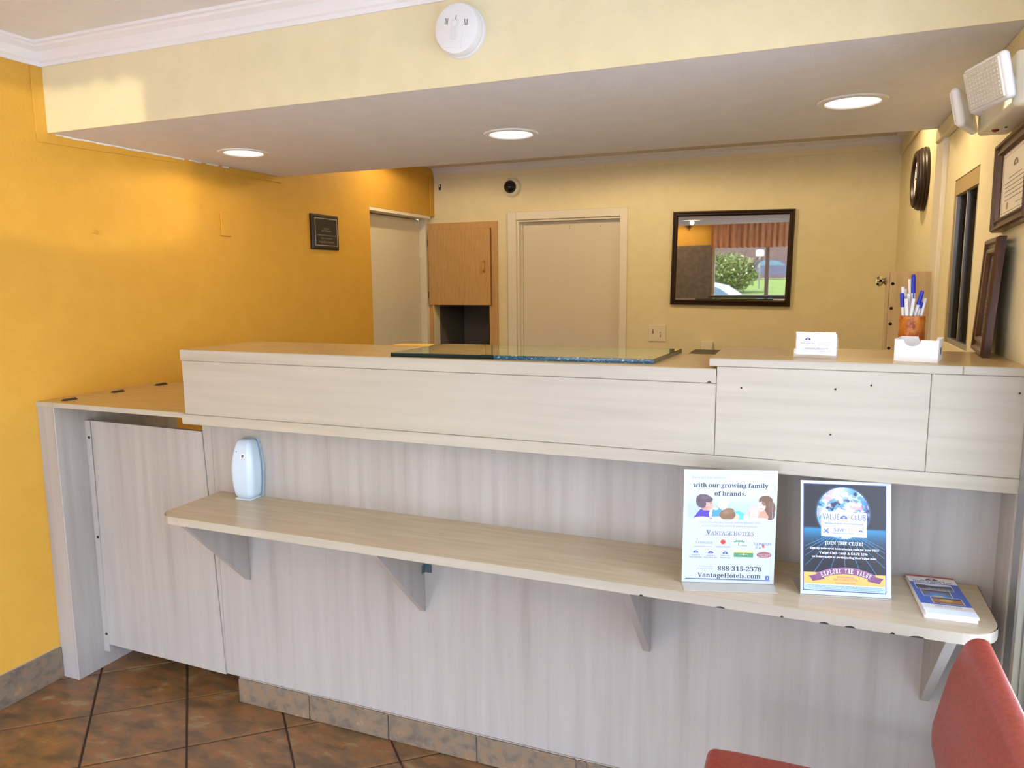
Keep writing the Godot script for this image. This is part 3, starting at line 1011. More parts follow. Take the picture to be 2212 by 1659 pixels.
func build_fixtures():
	down_light(Vector3(0.348, YS, -0.625), 0.15, "small round recessed light in the soffit nearest the orange wall")
	down_light(Vector3(1.508, YS, -0.713), 0.25, "round recessed light in the middle of the soffit")
	down_light(Vector3(2.649, YS, -0.676), 0.22, "round recessed light in the soffit nearest the emergency light")
	down_light(Vector3(0.34, YO, -2.15), 0.30, "recessed light in the office ceiling, hidden behind the soffit at the left")
	down_light(Vector3(2.70, YO, -1.80), 0.42, "recessed light in the office ceiling, hidden behind the soffit at the right")
	down_light(Vector3(1.55, YO, -2.0), 0.75, "recessed light in the office ceiling, hidden behind the middle of the soffit")
	down_light(Vector3(0.66, YC, 2.55), 0.9, "recessed light in the lobby ceiling behind the camera, orange wall side")
	down_light(Vector3(2.45, YC, 1.3), 0.35, "recessed light in the lobby ceiling behind the camera, storefront side")
	# smoke detector
	var sd := thing("smoke_detector", "round white smoke detector on the cream soffit face", "smoke detector", Vector3(1.6470, 2.1345, ZS))
	sd.rotation.z = deg_to_rad(-9)
	obj("base", lathe([Vector2(0.069, 0.0), Vector2(0.069, 0.010), Vector2(0.066, 0.013), Vector2(0.060, 0.013)], turned_out(Vector3.ZERO), 56), M.white_plastic, sd)
	obj("cover", lathe([Vector2(0.0605, 0.010), Vector2(0.0655, 0.015), Vector2(0.0655, 0.034), Vector2(0.0630, 0.039), Vector2(0.056, 0.0418), Vector2(0.03, 0.0428), Vector2(0.0, 0.0430)], turned_out(Vector3.ZERO), 56), M.white_plastic, sd)
	var dk := mat("55544f", 0.7)
	for k in 3:
		obj("slot", box(Vector3(-0.0340 + k * 0.0036, 0.007, 0.0424), Vector3(-0.0325 + k * 0.0036, 0.023, 0.0432), 0.0002), dk, sd)
		obj("slot", box(Vector3(0.0230 + k * 0.0040, 0.007, 0.0424), Vector3(0.0247 + k * 0.0040, 0.023, 0.0432), 0.0002), dk, sd)
	obj("indicator", box(Vector3(-0.0035, 0.020, 0.0426), Vector3(-0.0010, 0.031, 0.0434), 0.0002), dk, sd)
	obj("battery_door", prism(PackedVector2Array([Vector2(-0.027, -0.002), Vector2(0.022, -0.002), Vector2(0.022, -0.050), Vector2(-0.027, -0.050)]), 0.0405, 0.0438), M.white_plastic, sd)
	var ind := new_st()
	add_round(ind, Vector3(-0.003, -0.004, 0.0432), Vector3(0.021, 0.050, 0.006), 0.003)
	obj("finger_groove", ind, mat("dcdcda", 0.4), sd)
	obj("test_button", lathe([Vector2(0.0075, 0.044), Vector2(0.0072, 0.0480), Vector2(0.0, 0.0485)], turned_out(Vector3(-0.003, 0.010, 0)), 24), M.white_plastic, sd)
	# emergency light on the right wall
	var el := thing("emergency_light", "white emergency light unit with two lamp heads high on the right wall", "emergency light", Vector3(2.979, 1.855, -0.06))
	var bd := new_st()
	add_round(bd, Vector3(-0.034, 0.0, 0.0), Vector3(0.068, 0.108, 0.350), 0.010)
	obj("body", bd, M.ivory_plastic, el)
	obj("led", lathe([Vector2(0.0, -0.006), Vector2(0.006, -0.004), Vector2(0.008, 0.0)], Transform3D(Basis(), Vector3(-0.045, -0.054, -0.09)), 14), M.red_led, el)
	obj("test_switch", lathe([Vector2(0.0, -0.003), Vector2(0.003, -0.002), Vector2(0.003, 0.0)], Transform3D(Basis(), Vector3(-0.03, -0.054, -0.06)), 10), M.black_plastic, el)
	for hd in [[Vector3(2.8600, 1.8494, 0.1028), -1.2834, -0.236], [Vector3(2.866, 1.853, -0.205), -1.93, -0.22]]:
		var n := Vector3(sin(hd[1]) * cos(hd[2]), sin(hd[2]), cos(hd[1]) * cos(hd[2]))
		var u := Vector3(cos(hd[1]), 0, -sin(hd[1]))
		var xf := Transform3D(Basis(u, n.cross(u), n), hd[0] - Vector3(2.979, 1.855, -0.06))
		var ho := new_st()
		add_round(ho, Vector3(0, 0, -0.012), Vector3(0.146, 0.092, 0.020), 0.0095, xf)
		var hm := obj("lamp_head", ho, M.white_plastic, el)
		var le := new_st()
		add_round(le, Vector3(0, 0, -0.002), Vector3(0.132, 0.078, 0.006), 0.003, xf)
		for i in 11:
			for j in 9:
				add_round(le, Vector3(-0.056 + i * 0.0112, -0.0305 + j * 0.0076, 0.0005), Vector3(0.0098, 0.0058, 0.004), 0.0018, xf, 1, 1)
		obj("lens", le, mat("d8d6ca", 0.12), hm)
		var ne := new_st()
		add_tube(ne, [xf * Vector3(0, 0, -0.03), Vector3(-0.06, clampf((xf.origin).y, -0.04, 0.04), xf.origin.z)], 0.012, 12)
		obj("knuckle", ne, M.white_plastic, el)
	# plaque
	var pq := thing("plaque", "black engraved plaque with a thin silver border on the orange wall", "plaque", Vector3(0, 1.7405, -1.634))
	var xp := face_px(Vector3.ZERO)
	var pb := new_st()
	add_frame(pb, 0.250, 0.192, [Vector2(0.0, 0.0), Vector2(0.0, 0.010), Vector2(0.010, 0.018), Vector2(0.022, 0.018)], xp)
	add_prism(pb, PackedVector2Array([Vector2(-0.104, -0.075), Vector2(0.104, -0.075), Vector2(0.104, 0.075), Vector2(-0.104, 0.075)]), 0.0, 0.018, xp)
	obj("board", pb, M.black, pq)
	var pe := new_st()
	add_frame(pe, 0.206, 0.150, [Vector2(0.0, 0.018), Vector2(0.0, 0.0192), Vector2(0.0035, 0.0192), Vector2(0.0035, 0.018)], xp)
	obj("border", pe, mat("b5a892", 0.4), pq)
	var px := xp.translated_local(Vector3(0, 0, 0.0186))
	var pt := new_st()
	for i in 12:
		var a0 := PI * i / 12.0
		var a1 := PI * (i + 0.8) / 12.0
		for rr in [0.020, 0.014]:
			add_prism(pt, PackedVector2Array([Vector2(cos(a0) * rr, sin(a0) * rr), Vector2(cos(a1) * rr, sin(a1) * rr), Vector2(cos(a1) * (rr + 0.0016), sin(a1) * (rr + 0.0016)), Vector2(cos(a0) * (rr + 0.0016), sin(a0) * (rr + 0.0016))]), 0, 0.0003, px.translated_local(Vector3(0.0, 0.026, 0)))
	add_prism(pt, PackedVector2Array([Vector2(-0.006, 0.008), Vector2(0.0, 0.003), Vector2(0.007, 0.010), Vector2(0.002, 0.0), Vector2(-0.003, 0.001)]), 0, 0.0003, px.translated_local(Vector3(0, 0.027, 0)))
	add_text(pt, "America's", "Droid Serif", false, 0.0, 0.0195, 0.055, px)
	add_text(pt, "Best Value Inn", "Droid Serif", false, 0.0, 0.0075, 0.086, px)
	add_text(pt, "Independently Owned and Operated", "Droid Serif", false, 0.0, -0.0180, 0.172, px)
	add_text(pt, "Name of Owner/Corp:", "Droid Serif", false, 0.0, -0.0350, 0.106, px)
	add_text(pt, "Hospitality Group Inc.", "Droid Serif", false, 0.0, -0.0550, 0.146, px)
	obj("engraving", pt, mat("a89c8a", 0.5), pq)
	# painted-over wall plate and hook
	var wp := new_st()
	add_round(wp, Vector3(0.004, 0, 0), Vector3(0.008, 0.108, 0.064), 0.003)
	tag(obj("wall_plate", wp, M.orange, self, Vector3(0, 1.736, -0.873)), "blank wall plate painted over in orange, left of the black plaque", "wall plate")
	var hk := new_st()
	add_lathe(hk, [Vector2(0.0, 0.006), Vector2(0.007, 0.005), Vector2(0.008, 0.0)], Transform3D(Basis(Vector3.UP, Vector3.RIGHT, Vector3.FORWARD), Vector3.ZERO), 16)
	add_tube(hk, [Vector3(0.004, 0.004, 0), Vector3(0.014, 0.000, 0), Vector3(0.018, -0.010, 0), Vector3(0.022, -0.004, 0)], 0.0028, 8)
	tag(obj("wall_hook", hk, M.orange, self, Vector3(0, 1.664, -0.177)), "tiny hook painted orange on the left wall above the counter flap", "hook")
	# framed certificates by the bar
	var f1 := thing("certificate_frame", "brown framed certificate hanging on the right wall under the emergency light", "picture frame", Vector3(2.951, 1.682, -0.088))
	f1.rotation.x = deg_to_rad(-3.0)
	framed(f1, face_nx(Vector3.ZERO), 0.305, 0.206, 0.028, 0.030)
	var u2 := Vector3(-0.0175, 0, 0.2195).normalized()
	var v2 := Vector3(0.014, 0.275, 0.0).normalized()
	var n2 := u2.cross(v2).normalized()
	var f2 := thing("certificate_frame", "dark wood picture frame standing on the bar, leaning to the right wall", "picture frame", Vector3(2.93025, 1.2825, -0.17475))
	var x2 := Transform3D(Basis(u2, n2.cross(u2), n2), (n2.cross(u2)) * 0.1378)
	framed(f2, x2, 0.220, 0.2756, 0.022, 0.040, "4a3a2e")
	var ez := new_st()
	add_box(ez, Vector3(-0.03, -0.132, -0.024), Vector3(0.03, 0.09, -0.0215), 0.0005, x2 * Transform3D(Basis(Vector3.RIGHT, 0.02), Vector3.ZERO))
	obj("easel_back", ez, mat("2a2522", 0.7), f2)
	# dome camera
	var dc := thing("dome_camera", "small white dome security camera with a dark bubble on the back wall", "security camera", Vector3(0.6115, 2.098, ZB))
	obj("base", lathe([Vector2(0.065, 0.0), Vector2(0.064, 0.014), Vector2(0.058, 0.026), Vector2(0.050, 0.034), Vector2(0.040, 0.036)], turned_out(Vector3.ZERO), 40), M.ivory_plastic, dc)
	obj("bubble", lathe([Vector2(0.044, 0.030), Vector2(0.0435, 0.042), Vector2(0.038, 0.056), Vector2(0.027, 0.068), Vector2(0.013, 0.075), Vector2(0.0, 0.077)], turned_out(Vector3.ZERO), 32), mat("17161a", 0.06), dc)
	for a in [100.0, 215.0, 330.0]:
		obj("screw", lathe([Vector2(0.0, 0.003), Vector2(0.003, 0.0)], turned_out(Vector3(cos(deg_to_rad(a)) * 0.055, sin(deg_to_rad(a)) * 0.055, 0.029)), 8), M.screw, dc)
	# loose cable in the far corner
	var cb := new_st()
	add_tube(cb, [Vector3(0.012, 2.222, ZB + 0.012), Vector3(0.016, 2.190, ZB + 0.010), Vector3(0.034, 2.165, ZB + 0.008), Vector3(0.052, 2.150, ZB + 0.008), Vector3(0.054, 2.128, ZB + 0.003)], 0.0035, 8)
	var co := obj("cable", cb, M.crown_back)
	tag(co, "short white cable drooping from the corner beside the orange door header", "cable")
	obj("wall_slot", box(Vector3(0.046, 2.108, ZB), Vector3(0.064, 2.150, ZB + 0.002), 0.0), M.black_plastic, co)

# moulded frame with a mat, a certificate and glass; xf has the face at local z = 0, the frame goes back from there
func framed(o: Node3D, xf: Transform3D, w: float, h: float, depth: float, fw: float, sheet := "e9e2cc"):
	var st := new_st()
	add_frame(st, w, h, [Vector2(0.0, -depth), Vector2(0.0, -0.008), Vector2(fw * 0.12, -0.002), Vector2(fw * 0.30, -0.003), Vector2(fw * 0.40, -0.009), Vector2(fw * 0.62, -0.010), Vector2(fw * 0.74, -0.005), Vector2(fw * 0.88, -0.006), Vector2(fw, -0.014), Vector2(fw, -0.018)], xf)
	obj("moulding", st, M.walnut, o)
	var bk := new_st()
	add_box(bk, Vector3(-w / 2 + 0.003, -h / 2 + 0.003, -depth), Vector3(w / 2 - 0.003, h / 2 - 0.003, -depth + 0.003), 0.0, xf)
	obj("backing", bk, M.black, o)
	var im := new_img(256, 200, sheet)
	p_rect(im, 14, 12, 242, 14, "9a8f78")
	p_rect(im, 14, 186, 242, 188, "9a8f78")
	p_rect(im, 14, 12, 16, 188, "9a8f78")
	p_rect(im, 240, 12, 242, 188, "9a8f78")
	p_sun(im, 128, 58, 22, "6b6250", "e9e2cc")
	for i in 6:
		var hw := 60 + (i * 37) % 40
		p_rect(im, 128 - hw, 84 + i * 13, 128 + hw, 87 + i * 13, "8b8474")
	p_ell(im, 70, 168, 12, 12, "a68a4c")
	p_rect(im, 150, 170, 222, 172, "6b6250")
	obj("certificate", picture(w - fw * 1.9, h - fw * 1.9, xf.translated_local(Vector3(0, 0, -0.0165))), pic_mat(im), o)

# ------------------------------------------------------------------ the office behind the counter
func build_back_office():
	# left doorway
	var d1 := struct_node("door_1", "white door at the far end of the orange wall")
	obj("leaf", box(Vector3(-0.135, 0.008, -2.905), Vector3(-0.098, 1.900, -2.100), 0.002), M.door, d1)
	var j1 := new_st()
	add_box(j1, Vector3(-0.1, 0.0, ZB + 0.001), Vector3(-0.045, 1.912, -2.906), 0.002)
	add_box(j1, Vector3(-0.16, 1.904, -2.906), Vector3(-0.001, 1.924, -2.113), 0.001)
	obj("jamb", j1, M.trim, d1)
	obj("hinge", box(Vector3(-0.1, 1.625, -2.912), Vector3(-0.075, 1.722, -2.898), 0.002), M.trim, d1)
	obj("backing", box(Vector3(-0.2, 0.0, ZB), Vector3(-0.165, 1.95, -2.0), 0.0), M.dark_gap, d1)
	# back door
	var d2 := struct_node("door_2", "plain white door in the back wall")
	obj("leaf", box(Vector3(0.672, 0.008, ZB - 0.09), Vector3(1.3735, 1.862, ZB - 0.052), 0.002), M.door, d2)
	var cs := new_st()
	add_box(cs, Vector3(0.579, 0.0, ZB), Vector3(0.643, 1.932, ZB + 0.014), 0.003)
	add_box(cs, Vector3(1.3745, 0.0, ZB), Vector3(1.4255, 1.932, ZB + 0.014), 0.003)
	add_box(cs, Vector3(0.643, 1.8755, ZB), Vector3(1.3745, 1.932, ZB + 0.014), 0.003)
	obj("casing", cs, M.trim, d2)
	var jb := new_st()
	add_box(jb, Vector3(0.6455, 0.0, ZB - 0.098), Vector3(0.658, 1.8745, ZB - 0.001), 0.001)
	add_box(jb, Vector3(0.658, 0.0, ZB - 0.098), Vector3(0.672, 1.8745, ZB - 0.040), 0.001)
	add_box(jb, Vector3(0.658, 1.862, ZB - 0.098), Vector3(1.3735, 1.8745, ZB - 0.002), 0.001)
	obj("jamb", jb, M.trim, d2)
	for p in [Vector2(1.010, 1.826), Vector2(1.012, 1.812), Vector2(1.226, 1.820)]:
		obj("screw_hole", lathe([Vector2(0.0, 0.0006), Vector2(0.0026, 0.0)], turned_out(Vector3(p.x, p.y, ZB - 0.052)), 8), M.screw, d2)
	# built-in cabinet
	var cb := thing("wall_cabinet", "oak veneer wall cabinet with one door above a dark open niche", "cabinet", Vector3(0.219, 0, ZB))
	var ff := new_st()
	add_box(ff, Vector3(-0.283, 0.85, 0.0), Vector3(-0.237, 1.875, 0.012), 0.001)
	add_box(ff, Vector3(0.218, 0.85, 0.0), Vector3(0.283, 1.875, 0.012), 0.001)
	add_box(ff, Vector3(-0.237, 1.800, 0.0), Vector3(0.218, 1.875, 0.012), 0.001)
	obj("face_frame", ff, M.oak, cb)
	var dr := obj("door", box(Vector3(-0.254, 1.291, 0.012), Vector3(0.236, 1.829, 0.031), 0.002), M.oak, cb)
	obj("door_edge", box(Vector3(0.2362, 1.291, 0.0125), Vector3(0.2375, 1.829, 0.0305), 0.0), mat("8a6234", 0.5), dr)
	for y in [1.735, 1.365]:
		obj("hinge", box(Vector3(-0.259, y - 0.022, 0.012), Vector3(-0.2545, y + 0.022, 0.030), 0.001), M.hinge, dr)
	var hs := new_st()
	add_tube(hs, [Vector3(0.192, 1.526, 0.031), Vector3(0.192, 1.528, 0.050), Vector3(0.192, 1.540, 0.056), Vector3(0.192, 1.585, 0.056), Vector3(0.192, 1.597, 0.050), Vector3(0.192, 1.599, 0.031)], 0.0045, 10)
	obj("handle", hs, M.brass, dr)
	var nc := new_st()
	add_box(nc, Vector3(-0.257, 0.88, -0.52), Vector3(-0.2372, 1.30, -0.001), 0.0)
	add_box(nc, Vector3(0.2182, 0.88, -0.52), Vector3(0.238, 1.30, -0.001), 0.0)
	add_box(nc, Vector3(-0.257, 1.29, -0.52), Vector3(0.238, 1.31, -0.001), 0.0)
	add_box(nc, Vector3(-0.257, 0.86, -0.52), Vector3(0.238, 0.90, -0.001), 0.0)
	add_box(nc, Vector3(-0.257, 0.86, -0.54), Vector3(0.238, 1.31, -0.52), 0.0)
	obj("niche", nc, mat("6b6662", 0.7), cb)
	# framed mirror
	var mi := thing("wall_mirror", "wide dark-framed mirror on the back wall, showing the lobby window", "mirror", Vector3(2.0795, 1.590, ZB))
	mi.rotation.z = deg_to_rad(-0.9)
	var mf := new_st()
	add_frame(mf, 0.726, 0.584, [Vector2(0.0, 0.0), Vector2(0.0, 0.022), Vector2(0.004, 0.028), Vector2(0.010, 0.030), Vector2(0.014, 0.026), Vector2(0.018, 0.028), Vector2(0.024, 0.030), Vector2(0.031, 0.022), Vector2(0.033, 0.016)])
	obj("frame", mf, M.frame_dark, mi)
	obj("glass", box(Vector3(-0.335, -0.264, 0.012), Vector3(0.335, 0.264, 0.0175), 0.0), M.mirror, mi)
	obj("backing", box(Vector3(-0.345, -0.274, 0.001), Vector3(0.345, 0.274, 0.0118), 0.0), M.black, mi)
	# outlet plates
	var op := thing("switch_plate", "almond double switch plate on the back wall below the mirror", "switch plate", Vector3(1.629, 1.1145, ZB))
	var os := new_st()
	add_round(os, Vector3(0, 0, 0.003), Vector3(0.114, 0.110, 0.007), 0.003)
	obj("plate", os, M.ivory_plastic, op)
	var tg := new_st()
	add_box(tg, Vector3(-0.030, 0.000, 0.006), Vector3(-0.022, 0.018, 0.014), 0.001)
	obj("toggle", tg, mat("8a7a5c", 0.5), op)
	for p in [Vector2(-0.026, 0.024), Vector2(0.022, 0.004), Vector2(0.022, -0.014), Vector2(0.022, -0.022)]:
		obj("screw_hole", lathe([Vector2(0, 0.0075), Vector2(0.0035, 0.0065)], turned_out(Vector3(p.x, p.y, 0)), 8), M.screw, op)
	var jb2 := new_st()
	add_round(jb2, Vector3(0, -0.02, 0.014), Vector3(0.074, 0.110, 0.028), 0.004)
	tag(obj("phone_jack", jb2, M.ivory_plastic, self, Vector3(1.951, 1.032, ZB)), "small ivory wall box low on the back wall, its top just above the bar", "wall box")
	var fc := thing("filing_cabinet", "black filing cabinet against the back wall, only its top edge above the bar", "filing cabinet", Vector3(1.985, 0, -2.66))
	obj("body", box(Vector3(-0.105, 0.0, -0.24), Vector3(0.105, 1.020, 0.22), 0.004), M.black_plastic, fc)
	for k in 3:
		var dw := obj("drawer", box(Vector3(-0.098, 0.03 + k * 0.325, 0.221), Vector3(0.098, 0.335 + k * 0.325, 0.238), 0.003), M.black_plastic, fc)
		obj("handle", box(Vector3(-0.045, 0.19 + k * 0.325, 0.2385), Vector3(0.045, 0.205 + k * 0.325, 0.255), 0.003), M.alu, dw)
	var wd := thing("work_desk", "white work desk behind the bar, hidden from the lobby side", "desk", Vector3(1.5, 0, -0.62))
	obj("top", box(Vector3(-1.2, 0.72, -0.38), Vector3(1.3, 0.75, 0.38), 0.003), mat("e9e7e2", 0.5), wd)
	for x in [-1.15, 0.05, 1.25]:
		obj("leg", box(Vector3(x - 0.02, 0.0, -0.35), Vector3(x + 0.02, 0.7195, 0.35), 0.002), mat("cfccc6", 0.5), wd)
	# half door with a knob
	var hd := thing("half_door", "pale wood half-height door standing behind the bar, with a chrome knob", "half door", Vector3(2.83, 0, -1.235))
	obj("panel", box(Vector3(0.0, 0.01, -0.018), Vector3(0.142, 1.487, 0.0), 0.0015), M.panel_wood, hd)
	obj("edge_strip", box(Vector3(-0.012, 0.01, -0.030), Vector3(-0.0005, 1.485, -0.004), 0.001), M.panel_wood, hd)
	for y in [1.442, 1.350, 1.292, 1.199]:
		obj("screw", lathe([Vector2(0, 0.003), Vector2(0.004, 0.0025), Vector2(0.006, 0.0)], turned_out(Vector3(0.010, y, 0)), 12), M.screw, hd)
	obj("knob", lathe([Vector2(0.0, 0.034), Vector2(0.014, 0.032), Vector2(0.020, 0.024), Vector2(0.018, 0.014), Vector2(0.009, 0.009), Vector2(0.012, 0.004), Vector2(0.018, 0.0)], Transform3D(Basis(Vector3.UP, Vector3.LEFT, Vector3.BACK), Vector3(-0.0125, 1.452, -0.016)), 24), M.chrome, hd)
	# wall clock seen from the side
	var ck := thing("wall_clock", "round dark brown wall clock with a ribbed rim on the office's right wall", "clock", Vector3(XB, 1.890, -1.865))
	var cx := Transform3D(Basis(Vector3.UP, Vector3.LEFT, Vector3.FORWARD), Vector3.ZERO)
	obj("rim", lathe([Vector2(0.135, 0.0), Vector2(0.137, 0.012), Vector2(0.133, 0.017), Vector2(0.134, 0.024), Vector2(0.129, 0.029), Vector2(0.129, 0.033), Vector2(0.122, 0.038), Vector2(0.121, 0.044), Vector2(0.112, 0.049), Vector2(0.102, 0.046), Vector2(0.098, 0.036)], cx, 64), M.frame_dark, ck)
	obj("dial", lathe([Vector2(0.099, 0.034), Vector2(0.0, 0.034)], cx, 48), M.paper, ck)
	var hn := new_st()
	add_box(hn, Vector3(-0.041, -0.003, -0.003), Vector3(-0.039, 0.055, 0.003), 0.0)
	add_box(hn, Vector3(-0.041, -0.003, -0.003), Vector3(-0.039, 0.003, 0.075), 0.0)
	obj("hand", hn, M.black, ck)

# ------------------------------------------------------------------ on the bar
func build_bar_items():
	# sheet of plate glass
	var gl := thing("glass_sheet", "thick green-edged plate of glass lying on the bar", "glass sheet", Vector3(1.84, YB, -0.06))
	var c := [Vector2(1.468, 0.1085), Vector2(2.201, 0.0680), Vector2(2.2215, -0.2340), Vector2(1.482, -0.2040)]
	var pl := PackedVector2Array()
	for p in c:
		pl.append(Vector2(p.x - 1.84, -(p.y + 0.06)))
	obj("plate", prism(pl, 0.0095, 0.0112, plan()), M.sheet_glass, gl)
	var e := new_st()
	add_edge(e, pl, 0, 0.0, 0.42)
	add_edge(e, pl, 3, 0.0, 1.0)
	obj("edge", e, M.glass_edge, gl)
	var e2 := new_st()
	add_edge(e2, pl, 0, 0.42, 1.0)
	var e3 := new_st()
	add_edge(e3, pl, 1, 0.0, 1.0)
	add_edge(e3, pl, 2, 0.0, 1.0)
	obj("chipped_edge", e2, M.glass_edge_blue, gl)
	obj("edge", e3, M.glass_edge_far, gl)
	var shs := [[Vector3(1.60, YB + 0.0004, -0.12), 0.15, Vector2(0.20, 0.14), "c8bb8a", "faded printed sheet under the left end of the glass plate"], [Vector3(1.95, YB + 0.0004, -0.06), -0.1, Vector2(0.24, 0.17), "b8a878", "tan printed sheet under the right end of the glass plate"]]
	for s in shs:
		var im := new_img(128, 96, s[3])
		for i in 9:
			p_rect(im, 10, 10 + i * 9, 60 + (i * 53) % 58, 13 + i * 9, "8d8258")
		var xf := Transform3D(Basis(Vector3.RIGHT, Vector3.FORWARD, Vector3.UP), Vector3.ZERO)
		var sh := obj("paper_sheet", picture(s[2].x, s[2].y, xf), pic_mat(im, 0.7), self, s[0])
		sh.rotation.y = s[1]
		tag(sh, s[4], "paper", "")
	var mn := obj("paper_slip", prism(PackedVector2Array([Vector2(1.285, 0.195), Vector2(1.425, 0.195), Vector2(1.400, 0.285), Vector2(1.290, 0.270)]), YB + 0.0005, YB + 0.0020, plan()), M.manila)
	tag(mn, "bright yellow paper slip at the back of the bar, left of the glass plate", "paper")
	# card holder with business cards
	var ch := thing("card_holder", "clear plastic business card holder on the raised bar", "card holder", Vector3(2.574, YB2, 0.028), -0.10)
	var hs := new_st()
	add_box(hs, Vector3(-0.047, 0.0, -0.026), Vector3(0.047, 0.002, 0.030), 0.0005)
	add_box(hs, Vector3(-0.047, 0.002, 0.014), Vector3(0.047, 0.020, 0.016), 0.0005)
	add_box(hs, Vector3(-0.047, 0.002, -0.016), Vector3(0.047, 0.046, -0.014), 0.0005)
	add_box(hs, Vector3(-0.047, 0.002, -0.016), Vector3(-0.0455, 0.020, 0.016), 0.0005)
	add_box(hs, Vector3(0.0455, 0.002, -0.016), Vector3(0.047, 0.020, 0.016), 0.0005)
	obj("tray", hs, M.acrylic, ch)
	var bx := ch.transform
	for k in 2:
		var off := Vector3(0.0008, 0.0300, 0.004) if k == 0 else Vector3(-0.0025, 0.0335, -0.006)
		var cd := thing("business_card", ["white business card with a blue half-sun logo, front of the holder", "white business card behind the printed one, edge showing above it"][k], "business card", bx * off, -0.10)
		cd.rotation.x = -0.10
		var cs := new_st()
		add_box(cs, Vector3(-0.0435, -0.0250, -0.005), Vector3(0.0435, 0.0250, 0.0), 0.0003)
		obj("card", cs, M.card_white, cd)
		if k == 0:
			var x := Transform3D(Basis(), Vector3(0, 0, 0.0003))
			var im := new_img(64, 40, "eceae6")
			p_sun(im, 32, 34, 28, "3a4aa0", "f0f0f0")
			obj("logo", picture(0.014, 0.0085, x.translated_local(Vector3(-0.0190, 0.0135, 0))), pic_mat(im), cd)
			var tx := new_st()
			add_text(tx, "America's", "Droid Serif", false, -0.019, 0.0068, 0.018, x)
			add_text(tx, "Best Value Inn", "Droid Serif", false, -0.019, 0.0028, 0.031, x)
			obj("brand_lettering", tx, M.ink_blue, cd)
			var t2 := new_st()
			add_text(t2, "Guest Services", "Droid Sans", false, 0.019, 0.0140, 0.016, x)
			for i in 3:
				add_text(t2, ["215 S. Orange Street", "Orlando, FL 32801", "Toll Free Reservations"][i], "Droid Sans", false, 0.019, 0.0064 - i * 0.0031, [0.028, 0.022, 0.031][i], x)
			for i in 3:
				add_text(t2, ["Reservations: 888-315-2378", "www.bestvalueinn.com   Independently Owned and Operated", "Fax Line   Front Desk   Guest Services"][i], "Droid Sans", false, 0.001, -0.0088 - i * 0.0034, [0.050, 0.066, 0.060][i], x)
			obj("small_print", t2, M.ink_grey, cd)
	# open white box with finger notches
	var wb := thing("card_box", "small open white card box with a half-round notch in front", "box", Vector3(2.7775, YB2, 0.0680), -0.24)
	var fp := notched(0.086, 0.048, 0.017, 0.0145, -0.008)
	obj("front_wall", prism(fp, -0.0012, 0.0), M.card_white, wb)
	obj("back_wall", prism(notched(0.086, 0.050, 0.019, 0.016, 0.012), -0.0852, -0.084), M.card_white, wb)
	obj("side_wall", box(Vector3(-0.043, 0, -0.084), Vector3(-0.0418, 0.049, -0.0012), 0.0002), M.card_white, wb)
	obj("side_wall", box(Vector3(0.0418, 0, -0.084), Vector3(0.043, 0.049, -0.0012), 0.0002), M.card_white, wb)
	obj("bottom", box(Vector3(-0.0418, 0, -0.084), Vector3(0.0418, 0.0012, -0.0012), 0.0002), M.card_white, wb)
	var bc := new_st()
	for i in 9:
		add_box(bc, Vector3(0.0430, 0.014, -0.058 + i * 0.0030), Vector3(0.0432, 0.030, -0.0568 + i * 0.0030), 0.0)
	obj("barcode", bc, M.ink_grey, wb)
	# pen cup and pens
	var pc := thing("pen_cup", "mottled copper-brown pen cup on the raised bar behind the white box", "pen cup", Vector3(2.785, YB2, -0.100))
	var cup := new_st()
	var prof := [Vector2(0.0, 0.001), Vector2(0.027, 0.001), Vector2(0.029, 0.004), Vector2(0.0292, 0.03), Vector2(0.0280, 0.06), Vector2(0.0275, 0.078), Vector2(0.0290, 0.082), Vector2(0.0275, 0.088), Vector2(0.0280, 0.093), Vector2(0.0262, 0.094), Vector2(0.0250, 0.088), Vector2(0.0255, 0.012), Vector2(0.0, 0.010)]
	add_lathe(cup, prof, Transform3D(), 36)
	obj("body", cup, M.copper, pc)
	# [top x, top y, rim x, depth offset, white barrel / cap kind]
	var pens := [[2.7620, 1.4433, 2.7690, -0.010, "w", "white capless pen, back left in the copper cup"], [2.7680, 1.4383, 2.7730, -0.016, "w", "white pen just right of the back left one"],
		[2.7585, 1.4300, 2.7650, 0.006, "c", "white pen with a blue cap at the left rim of the cup"], [2.7670, 1.4164, 2.7720, 0.016, "w", "short white pen leaning in front at the left of the cup"],
		[2.7735, 1.4280, 2.7770, 0.002, "w", "white pen left of the tall ones"], [2.7753, 1.4624, 2.7830, -0.006, "w", "tall white pen beside the tall blue cap"],
		[2.7815, 1.4734, 2.7860, 0.000, "t", "tallest pen, with a long blue cap and clip"], [2.7830, 1.4165, 2.7790, 0.018, "w", "short white pen in front in the middle of the cup"],
		[2.8010, 1.4350, 2.7880, 0.010, "c", "blue capped pen leaning to the right in front"], [2.8045, 1.4299, 2.7960, -0.012, "w", "white pen leaning right behind the blue cap"],
		[2.8010, 1.4090, 2.7940, 0.004, "s", "short pen with a small blue cap at the right of the cup"], [2.8095, 1.4173, 2.8025, 0.000, "w", "white pen leaning farthest right in the cup"]]
	for p in pens:
		var rim := Vector3(p[2], YB2 + 0.090, -0.100 + p[3])
		var top := Vector3(p[0], p[1], -0.100 + p[3] * 1.25)
		var d := (top - rim).normalized()
		var bot: Vector3 = rim - d * (0.074 / d.y)
		var bx0: float = Vector2(bot.x - 2.785, bot.z + 0.1).length()
		if bx0 > 0.019:
			var lim := Vector2(bot.x - 2.785, bot.z + 0.1).normalized() * 0.019
			bot = Vector3(2.785 + lim.x, bot.y, -0.1 + lim.y)
		d = (top - bot).normalized()
		var L := (top - bot).length()
		var a := d.cross(Vector3.BACK).normalized()
